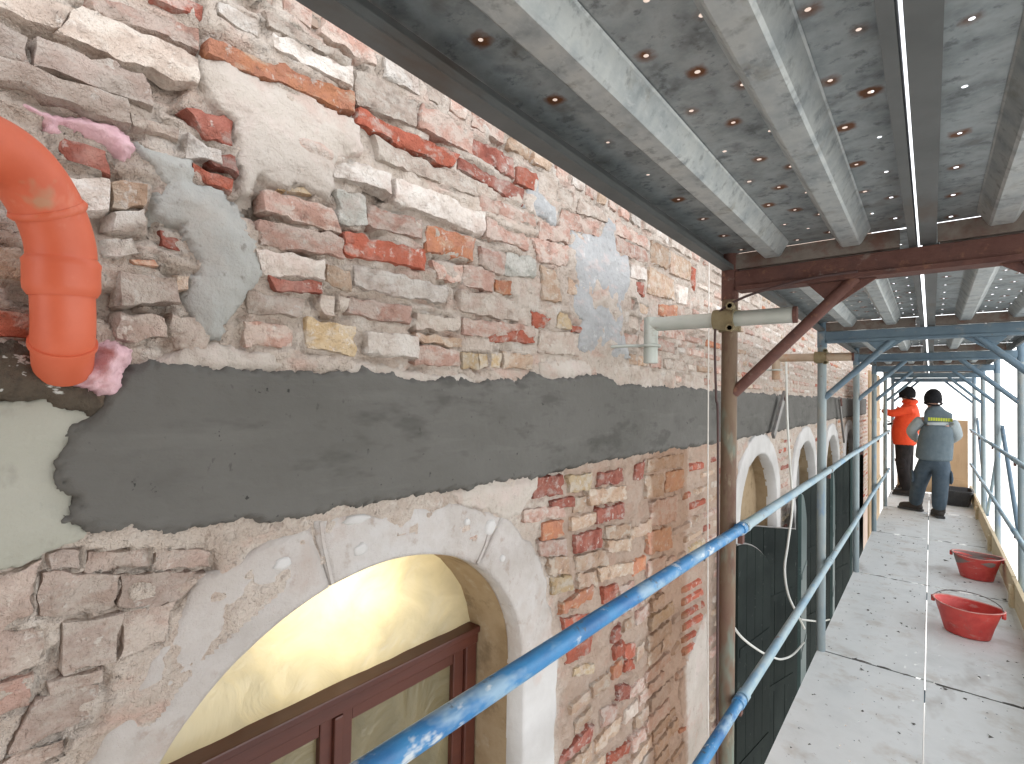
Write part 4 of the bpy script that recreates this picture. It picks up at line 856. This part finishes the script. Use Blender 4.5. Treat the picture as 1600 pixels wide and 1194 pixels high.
# ------------------------------------------------------------------ buckets
def bucket(label, base, ra, rb, hgt, rot, mi, hang, fillz):
    b = empty('mortar_bucket', base, label, 'bucket', 'red mortar buckets'); n = 40
    cs, sn = math.cos(rot), math.sin(rot)
    def ring(k, z, s=1.):
        out = []
        for i in range(n):
            a = 2*math.pi*i/n; x, y = ra*k*s*math.cos(a), rb*k*s*math.sin(a)
            lip = 1+.05*max(0, math.cos(a))**6*(z > hgt*.9)
            x *= lip; out.append((base[0]+x*cs-y*sn, base[1]+x*sn+y*cs, base[2]+z+(.012*math.cos(a)**2 if z > hgt*.9 else 0)))
        return out
    def loft(rings, cap0=False, cap1=False):
        mb = MB(); vs = [p for r_ in rings for p in r_]; m_ = len(rings)
        mb.add(vs, [(j*n+i, j*n+(i+1) % n, (j+1)*n+(i+1) % n, (j+1)*n+i) for j in range(m_-1) for i in range(n)], True)
        if cap0: mb.add(rings[0], [tuple(reversed(range(n)))])
        if cap1: mb.add(rings[-1], [tuple(range(n))])
        return mb
    loft([ring(.62, .004), ring(.64, 0), ring(.66, .006), ring(.76, hgt*.4), ring(.92, hgt*.93), ring(.95, hgt*.985)], True).build('shell', M['redplastic'], b)
    loft([ring(.95, hgt*.985), ring(1.0, hgt*.975), ring(1.015, hgt*.99), ring(1.0, hgt*1.005), ring(.95, hgt*1.0), ring(.93, hgt*.98)]).build('rim', M['bucketrim'], b)
    loft([ring(.93, hgt*.98), ring(.88, hgt*.80), ring(.72, hgt*.3), ring(.66, fillz)], False, True).build('lining', M['bucketin'] if mi else M['redplastic'], b)
    hp = []
    for i in range(17):
        a = math.pi*i/16; lx = -ra*1.0*math.cos(a); up_ = math.sin(a)*hang[1]; ly = hang[0]*math.sin(a)
        hp.append((base[0]+lx*cs-ly*sn, base[1]+lx*sn+ly*cs, base[2]+hgt+up_))
    MB().tube(hp, .0032, 6).build('handle', M['steel'], b)
    for e in (hp[0], hp[-1]): MB().tube([(e[0], e[1], e[2]-.03), (e[0], e[1], e[2]+.006)], .011, 8).build('handle_lug', M['redplastic'], b, .002)
bucket('red mortar bucket nearest the camera with its wire handle raised', tuple(at_z(1511, 990, .003)), .175, .14, .185, -.25, False, (.10, .055), .02)
bucket('farther red mortar bucket crusted grey inside, handle lying on the rim', tuple(at_z(1526, 903, .003)), .165, .14, .19, -.1, True, (-.13, .012), .09)
tb = at_z(1496, 788, .003); tub = empty('mortar_tub', tb, 'black rectangular plastic tub behind the workers at the toe board', 'tub')
mb = MB(); x, y, z = tb
def rr(w_, d_, zz): return [(x-w_, y-d_*.7, zz), (x-w_*.85, y-d_, zz), (x+w_*.85, y-d_, zz), (x+w_, y-d_*.7, zz), (x+w_, y+d_*.7, zz), (x+w_*.85, y+d_, zz), (x-w_*.85, y+d_, zz), (x-w_, y+d_*.7, zz)]
rs = [rr(.13, .20, z), rr(.165, .25, z+.21), rr(.18, .265, z+.212), rr(.18, .265, z+.228), rr(.155, .24, z+.226), rr(.125, .19, z+.05)]
mb.add([p for r_ in rs for p in r_], [(j*8+i, j*8+(i+1) % 8, (j+1)*8+(i+1) % 8, (j+1)*8+i) for j in range(5) for i in range(8)]+[tuple(range(40, 48)), tuple(reversed(range(8)))]); mb.build('shell', M['black'], tub, .004)
for dx_ in (-.1, -.03, .04, .11): MB().obar((x+dx_, y-.215, z+.02), (x+dx_*1.15, y-.262, z+.2), .012, .012, (0, 1, 0)).build('rib', M['black'], tub)
# a level lying along the deck seam? only stains and grit show, so loose mortar crumbs lie on the deck
rn = random.Random(11); mb = MB()
for i in range(170):
    yy = rn.uniform(2.2, 9); xx = CAMX+rn.uniform(-.5, .48); r_ = rn.uniform(.003, .009)*(1.6 if rn.random() < .1 else 1)
    if abs(xx-CAMX) < .03: continue
    vs = [(xx+r_*rn.uniform(-1, 1)*2.2*math.cos(a), yy+r_*2.2*math.sin(a)*rn.uniform(.5, 1.2), .0012) for a in np.linspace(0, 5.2, 6)]+[(xx, yy, .001+r_*.6)]
    mb.add(vs, [(j, (j+1) % 6, 6) for j in range(6)])
for k in range(1, 5):
    for side in (-.5, .02):
        yj = Y0+BAY*k; x_ = CAMX+side
        while x_ < CAMX+side+.44:
            ln = rn.uniform(.02, .11)
            if rn.random() < .6:
                w1 = rn.uniform(.004, .011); o1 = rn.uniform(-.012, .012)
                vs = [(x_, yj+o1-w1, .001), (x_+ln*.5, yj+o1-w1*rn.uniform(.4, 1.6), .001), (x_+ln, yj+o1-.002, .001), (x_+ln, yj+o1+.003, .001), (x_+ln*.5, yj+o1+w1*rn.uniform(.3, 1.3), .001), (x_, yj+o1+.002, .001), (x_+ln*.5, yj+o1, .005)]
                mb.add(vs, [(j, (j+1) % 6, 6) for j in range(6)])
            x_ += ln+rn.uniform(0, .05)
tag(mb.build('mortar_crumbs', M['cement']), 'dark mortar crumbs scattered over the walkway', None, None, 'stuff')

# ================================================================== PEOPLE
def skinmesh(name, verts, edges, radii, m, parent, root=0, sub=2):
    me = bpy.data.meshes.new(name+'_skel'); me.from_pydata([tuple(v) for v in verts], edges, []); o = bpy.data.objects.new(name+'_skel', me); COL.objects.link(o)
    md = o.modifiers.new('s', 'SKIN'); md.use_smooth_shade = True; md.branch_smoothing = .4
    for i, r in enumerate(radii):
        sv = me.skin_vertices[0].data[i]; sv.radius = r if isinstance(r, tuple) else (r, r); sv.use_root = (i == root)
    sd = o.modifiers.new('d', 'SUBSURF'); sd.levels = sub; sd.render_levels = sub
    dg = bpy.context.evaluated_depsgraph_get(); dg.update()
    nm = bpy.data.meshes.new_from_object(o.evaluated_get(dg)); bpy.data.objects.remove(o)
    nm.polygons.foreach_set('use_smooth', [True]*len(nm.polygons)); nm.materials.clear()
    return link(name, nm, m, parent)
def chain(parts):
    """parts: list of (key, pos, radius, parent key)"""
    ix = {}; V = []; E = []; R = []
    for k, p, r, pa in parts:
        ix[k] = len(V); V.append(Vector(p)); R.append(r)
        if pa is not None: E.append((ix[pa], ix[k]))
    return V, E, R
def ellipsoid(name, c, r, m, parent, rot=0, amp=0., cut=None, seg=20):
    bm = bmesh.new(); bmesh.ops.create_uvsphere(bm, u_segments=seg, v_segments=seg//2+2, radius=1)
    if cut is not None: bmesh.ops.delete(bm, geom=[v for v in bm.verts if v.co.z < cut], context='VERTS')
    for v in bm.verts:
        k = v.co.copy()
        if amp: k *= 1+amp*float(fbm(k.x*2+5, k.y*2+k.z*2, 4, 2))
        k = Vector((k.x*r[0], k.y*r[1], k.z*r[2])); k = Matrix.Rotation(rot, 3, 'Z') @ k; v.co = k+Vector(c)
    me = bpy.data.meshes.new(name); bm.to_mesh(me); bm.free(); me.polygons.foreach_set('use_smooth', [True]*len(me.polygons)); return link(name, me, m, parent)
def person(label, J, mats, sleeve=None, facing=(0, 1), hood=False):
    root = empty('person', (J['hipc'].x, J['hipc'].y, 0), label, 'person')
    fx = Vector((facing[0], facing[1], 0)).normalized(); ang = math.atan2(fx.y, fx.x)-math.pi/2
    # body: one continuous skinned figure with head, hands and feet
    P = [('hip', J['hipc'], .125, None), ('waist', J['waist'], .115, 'hip'), ('chest', J['chest'], .105, 'waist'), ('neckb', J['neck']-Vector((0, 0, .04)), .06, 'chest'), ('neck', J['neck']+Vector((0, 0, .03)), .052, 'neckb')]
    hd = J['head']; P += [('jaw', hd+fx*.015-Vector((0, 0, .065)), (.062, .068), 'neck'), ('skull', hd, (.074, .088), 'jaw'), ('crown', hd+Vector((0, 0, .075)), (.062, .072), 'skull'), ]
    for s in 'lr':
        P += [(s+'sh', J[s+'sh']-Vector((0, 0, .02)), .045, 'chest'), (s+'el', J[s+'el'], .044, s+'sh'), (s+'wr', J[s+'wr'], .031, s+'el')]
        P += [(s+'th', J[s+'hip'], .082, 'hip'), (s+'kn', J[s+'kn'], .056, s+'th'), (s+'an', J[s+'an'], .036, s+'kn'), (s+'to', J[s+'an'].lerp(J[s+'to'], .7), .024, s+'an')]
    V, E, R = chain(P); skinmesh('body', V, E, R, M['skin'], root)
    # face
    side = Vector((fx.y, -fx.x, 0))
    ellipsoid('nose', hd+fx*.098-Vector((0, 0, .012)), (.014, .018, .020), M['skin'], root, ang, 0, None, 8)
    for s in (-1, 1):
        ellipsoid('ear', hd+side*s*.078-Vector((0, 0, .01)), (.012, .022, .032), M['skin'], root, ang, 0, None, 8)
        ellipsoid('eye', hd+fx*.080+side*s*.03+Vector((0, 0, .012)), (.009, .007, .006), M['black'], root, ang, 0, None, 8)
    ellipsoid('mouth', hd+fx*.086-Vector((0, 0, .045)), (.022, .006, .005), M['rust'], root, ang, 0, None, 8)
    # hands: palm, four fingers and a thumb
    for s in 'lr':
        d = (J[s+'wr']-J[s+'el']).normalized(); up = Vector((0, 0, 1)); sd = d.cross(up).normalized(); up = sd.cross(d)
        w_ = J[s+'wr']; palm = w_+d*.05
        Pp = [('w', w_, .026, None), ('p', palm, (.036, .02), 'w'), ('p2', palm+d*.035, (.036, .017), 'p')]
        V, E, R = chain(Pp); h = skinmesh('hand', V, E, R, M[mats['hand']], root, 0, 1)
        for i, (o_, ln) in enumerate(((-.026, .062), (-.009, .072), (.009, .068), (.025, .052))):
            b0 = palm+d*.035+up*o_; V, E, R = chain([('a', b0, .0095, None), ('b', b0+d*ln*.5+sd*.006, .009, 'a'), ('c', b0+d*ln*.9+sd*.026, .008, 'b')]); f_ = skinmesh('finger', V, E, R, M[mats['hand']], None, 0, 1); f_.parent = h
        b0 = w_+d*.03+up*.03; V, E, R = chain([('a', b0, .011, None), ('b', b0+d*.028+up*.026, .0105, 'a'), ('c', b0+d*.056+up*.034, .009, 'b')]); f_ = skinmesh('thumb', V, E, R, M[mats['hand']], None, 0, 1); f_.parent = h
    # trousers
    P = [('hip', J['hipc']-Vector((0, 0, .02)), (.150, .135), None), ('top', J['hipc']+Vector((0, 0, .17)), (.150, .125), 'hip')]
    for s in 'lr':
        a, k, an = J[s+'hip'], J[s+'kn'], J[s+'an']
        P += [(s+'t', a-Vector((0, 0, .02)), .118, 'hip'), (s+'m', a.lerp(k, .55), .106, s+'t'), (s+'k', k, .090, s+'m'), (s+'c', k.lerp(an, .5), .088, s+'k'), (s+'a', an.lerp(k, .03), .076, s+'c')]
    V, E, R = chain(P); tr = skinmesh('trousers', V, E, R, M[mats['leg']], root)
    for s in 'lr':
        c = J[s+'kn'].lerp(J[s+'hip'], .35)+side*(.095 if s == 'r' else -.095)
        pk = ellipsoid('cargo_pocket', c, (.022, .07, .085), M[mats['leg']], None, ang, .1, None, 12); pk.parent = tr
    # boots
    for s in 'lr':
        an, to = J[s+'an'], J[s+'to']; d = (to-an); d.z = 0; d.normalize(); c0 = Vector((an.x, an.y, 0))
        bt2 = MB(); pth = [(0, .24), (0, .15), (.012, .09), (.05, .066), (.10, .056), (.155, .050), (.195, .046), (.212, .044)]
        bt2.tube([c0+d*t-d*.03+Vector((0, 0, z_)) for t, z_ in pth], [.066, .064, .066, .060, .054, .050, .040, .018], 14); b = bt2.build('boot', M['boot'], root)
        hb = ellipsoid('heel', c0-d*.045+Vector((0, 0, .06)), (.045, .045, .055), M['boot'], None, 0, 0, None, 12); hb.parent = b
        so_ = MB(); sd_ = Vector((-d.y, d.x, 0)); c0 = c0+Vector((0, 0, .004))
        prof = [(-.095, .03), (-.08, .046), (.0, .042), (.08, .052), (.15, .048), (.195, .028)]
        lp = [c0+d*t+sd_*w2 for t, w2 in prof]+[c0+d*t-sd_*w2 for t, w2 in reversed(prof)]; n = len(lp)
        so_.add(lp+[p+Vector((0, 0, .028)) for p in lp], [tuple(reversed(range(n))), tuple(range(n, 2*n))]+[(i, (i+1) % n, n+(i+1) % n, n+i) for i in range(n)])
        sb = so_.build('sole', M['black'], None, .003); sb.parent = b
    # jacket / vest
    P = [('hem0', J['hipc']+Vector((0, 0, .0)), mats.get('hem', (.175, .155)), None), ('hem', J['hipc']+Vector((0, 0, .07)), mats.get('hem', (.175, .155)), 'hem0'), ('w', J['waist'], (.200, .165), 'hem'), ('c', J['chest'], (.205, .165), 'w'), ('y', (J['lsh']+J['rsh'])/2+Vector((0, 0, .01)), (.15, .125), 'c'), ('n', J['neck']+Vector((0, 0, -.01)), .088, 'y'), ('n2', J['neck']+Vector((0, 0, .045)), .072, 'n')]
    sl = [(s+'s', J[s+'sh']+Vector((0, 0, -.02)), .098, 'y') for s in 'lr']
    if sleeve is None:
        for s in 'lr': sl += [(s+'u', J[s+'sh'].lerp(J[s+'el'], .5), .074, s+'s'), (s+'e', J[s+'el'], .066, s+'u'), (s+'w', J[s+'el'].lerp(J[s+'wr'], .92), .046, s+'e')]
    V, E, R = chain(P+sl); jk = skinmesh('jacket' if sleeve is None else 'vest', V, E, R, M[mats['torso']], root)
    if sleeve:
        for s in 'lr':
            V, E, R = chain([('s', J[s+'sh']+Vector((0, 0, -.01)), .078, None), ('u', J[s+'sh'].lerp(J[s+'el'], .5), .072, 's'), ('e', J[s+'el'], .066, 'u'), ('f', J[s+'el'].lerp(J[s+'wr'], .5), .058, 'e'), ('w', J[s+'el'].lerp(J[s+'wr'], .95), .044, 'f')]); skinmesh('sleeve', V, E, R, M[sleeve], root)
    if hood:
        ellipsoid('collar', J['neck']+Vector((0, 0, .02)), (.10, .105, .055), M[mats['torso']], root, ang, .1)
    # knitted cap with turned-up brim
    cap = ellipsoid('cap', hd+Vector((0, 0, .035)), (.093, .108, .118), M['beanie'], root, ang, .14, -.62)
    br = MB(); ps = []
    for i in range(25):
        a = 2*math.pi*i/24; q = Matrix.Rotation(ang, 3, 'Z') @ Vector((.088*math.cos(a), .102*math.sin(a), -.026+.026*math.sin(a))); ps.append(hd+q)
    br.tube(ps, .011, 8, False); bo = br.build('brim', M['beanie'], None); bo.parent = cap
    return root, jk
def cp(cx, cy): return 1340+cx/4.423, 560+cy/4.423       # zoomed crop -> photo pixel
gy = 8.55
def gp(cx, cy, dy=0.): return at_y(*cp(cx, cy), gy+dy)
Ll = at_z(*cp(395, 1052), .0); Rr = at_z(*cp(560, 1100), .0)
J = dict(head=gp(522, 296), neck=gp(535, 345), chest=gp(552, 455), waist=gp(535, 600), hipc=gp(525, 715), lsh=gp(455, 405), rsh=gp(642, 418), lel=gp(368, 500, .03), rel=gp(690, 530, .04), lwr=gp(400, 560, .26), rwr=gp(640, 575, .26),
         lhip=gp(468, 730, .02), rhip=gp(590, 730, -.02), lkn=gp(425, 865, .14), rkn=gp(572, 870, -.06), lan=Vector((Ll.x, Ll.y, .09)), ran=Vector((Rr.x, Rr.y, .09)), lto=Vector((Ll.x-.17, Ll.y+.06, .03)), rto=Vector((Rr.x-.05, Rr.y+.18, .03)))
p1, vest = person('worker in grey vest and cargo trousers with black knitted cap, seen from behind', J, dict(torso='grey_vest', leg='trouser', hand='skin', hem=(.205, .17)), 'grey_sleeve', (-.15, 1))
# printed line and reflective stripe on the back of the vest: laid just off the cloth
bvh = vest.data
from mathutils.bvhtree import BVHTree
bt_ = BVHTree.FromPolygons([v.co for v in bvh.vertices], [p.vertices for p in bvh.polygons])
def onback(cx, cy):
    o = Vector((CAMX, 0, HC)); t = at_y(*cp(cx, cy), gy); h = bt_.ray_cast(o, (t-o).normalized())
    return (h[0]+h[1]*.004) if h[0] else t-Vector((0, .16, 0))
def patchback(name, x0, x1, y0, y1, m, nx=10):
    mb = MB(); vs = []
    for j in range(3):
        for i in range(nx+1): vs.append(onback(x0+(x1-x0)*i/nx, y0+(y1-y0)*j/2))
    mb.add(vs, [(j*(nx+1)+i, (j+1)*(nx+1)+i, (j+1)*(nx+1)+i+1, j*(nx+1)+i+1) for j in range(2) for i in range(nx)], True); o = mb.build(name, m); o.parent = vest; return o
for i in range(10): patchback('printed_letter', 488+i*17, 488+i*17+13, 408+i*.9, 430+i*.9, M['print'], 2)
patchback('reflective_stripe', 484, 662, 442, 462, M['stripe'])
oy = 10.2
def op(cx, cy, dy=0.): return at_y(*cp(cx-22, cy), oy+dy)
Ll = at_z(*cp(315, 948), .0); Rr = at_z(*cp(352, 915), .0)
J = dict(head=op(368, 262), neck=op(385, 308), chest=op(372, 400), waist=op(345, 520), hipc=op(345, 610), lsh=op(372, 345, -.14), rsh=op(398, 345, .16), lel=op(268, 385, -.16), rel=op(322, 430, .2), lwr=op(185, 358, -.14), rwr=op(262, 448, .12),
         lhip=op(338, 628, -.08), rhip=op(352, 628, .08), lkn=op(335, 775, -.08), rkn=op(358, 775, .1), lan=Vector((Ll.x+.05, Ll.y, .09)), ran=Vector((Rr.x, Rr.y, .09)), lto=Vector((Ll.x-.17, Ll.y+.05, .03)), rto=Vector((Rr.x-.2, Rr.y+.08, .03)))
person('worker in bright orange jacket and black cap reaching toward the wall', J, dict(torso='orange_jacket', leg='darktrouser', hand='glove', hem=(.16, .17)), None, (-1, .25), True)
